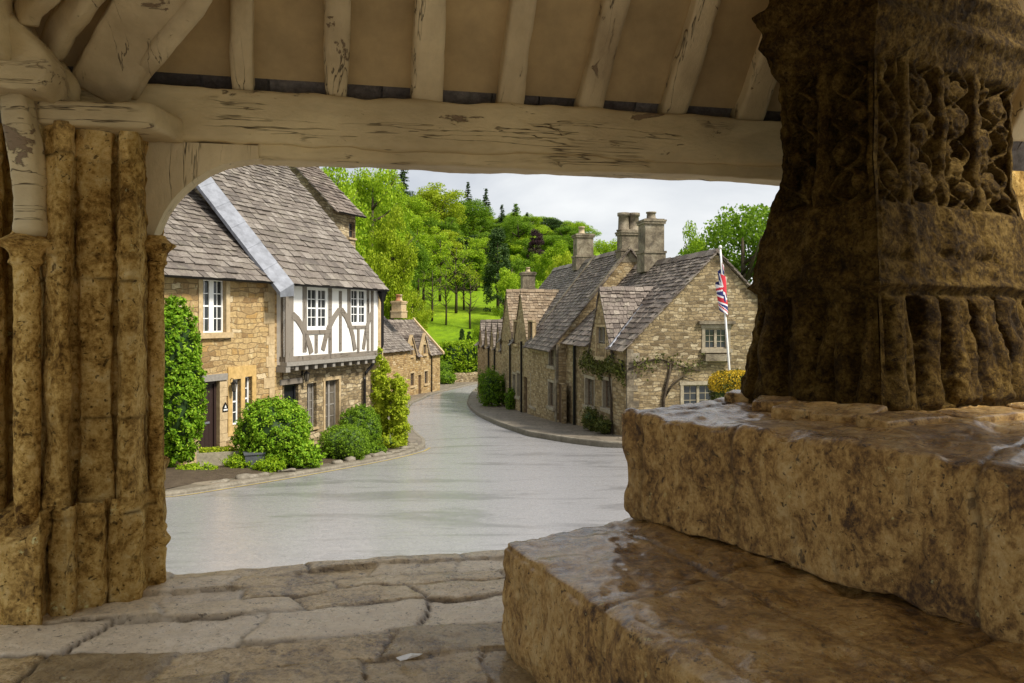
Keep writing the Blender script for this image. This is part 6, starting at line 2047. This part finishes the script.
tree('conifer', 'leaf_dark', 468, 181, 196, 20, 'dark conifer spire, left of the pair above the wood', 'conifers topping the wood', 23)
tree('conifer', 'leaf_dark', 486, 188, 196, 20, 'dark conifer spire, right of the pair above the wood', 'conifers topping the wood', 24)
tree('conifer', 'leaf_dark', 502, 204, 190, 18, 'shorter conifer spire left of the tall green tree', 'conifers topping the wood', 25)
tree('conifer', 'leaf_mid', 516, 203, 186, 26, 'broad green conifer behind the tall green tree', 'conifers topping the wood', 26)
tree('conifer', 'leaf_dark', 527, 212, 184, 18, 'conifer spire beside the copper coloured tree', 'conifers topping the wood', 27)
tree('broad', 'leaf_mid', 742, 190, 58, 128, 'big green tree behind the gable house', seed=28)
tree('broad', 'leaf_bright', 698, 220, 64, 60, 'lighter tree left of the big tree behind the gable house', seed=29)
tree('broad', 'leaf_mid', 800, 205, 60, 90, 'green tree behind the gable house, right of the big tree', seed=30)
tree('bare', 'leaf_olive', 684, 238, 62, 26, 'twiggy bare tree between the round chimney and the green trees', seed=31)
rng = random.Random(77)
k = 40
for Yr, n_, top0 in ((152, 12, 0), (172, 12, 0), (196, 13, 0), (225, 11, 0)):
    for i in range(n_):
        px = 290 + (i + rng.uniform(0.15, 0.85)) * 290 / n_
        line = float(np.interp(px, [290, 400, 440, 480, 520, 560, 600], [165, 186, 196, 208, 232, 246, 256]))
        X = (px - HX) / FPX * Yr
        top = line + rng.uniform(2, 18) + (12 if Yr < 170 else 0)
        mat = rng.choice(['leaf_mid', 'leaf_mid', 'leaf_bright', 'leaf_bright', 'leaf_dark'])
        H = (HY - top) / FPX * Yr - ground_z(X, Yr)
        if H < 6: top -= (7 - H) / Yr * FPX
        tree('broad', mat, px, top, Yr, rng.uniform(44, 60) * 150 / Yr * 1.05, 'leafy tree in the dense wood on the hill', 'trees in the hillside wood', k)
        k += 1
for i in range(9):
    px = 262 + i * 18 + rng.uniform(-5, 5)
    Yr = rng.uniform(92, 128)
    tree('broad', rng.choice(['leaf_mid', 'leaf_bright']), px, rng.uniform(215, 250), Yr, rng.uniform(46, 62), 'leafy tree in the dense wood on the hill', 'trees in the hillside wood', k)
    k += 1
for i in range(15):
    px = 396 + i * 10.5 + rng.uniform(-4, 4)
    Yr = rng.uniform(128, 140)
    tree('low', rng.choice(['leaf_mid', 'leaf_dark', 'leaf_mid', 'leaf_bright']), px, rng.uniform(242, 258), Yr, rng.uniform(26, 36), 'bushy undergrowth tree along the upper edge of the meadow', 'undergrowth along the wood edge', k)  # dark-leaved picks put the shade between the trees into leaf colour
    k += 1
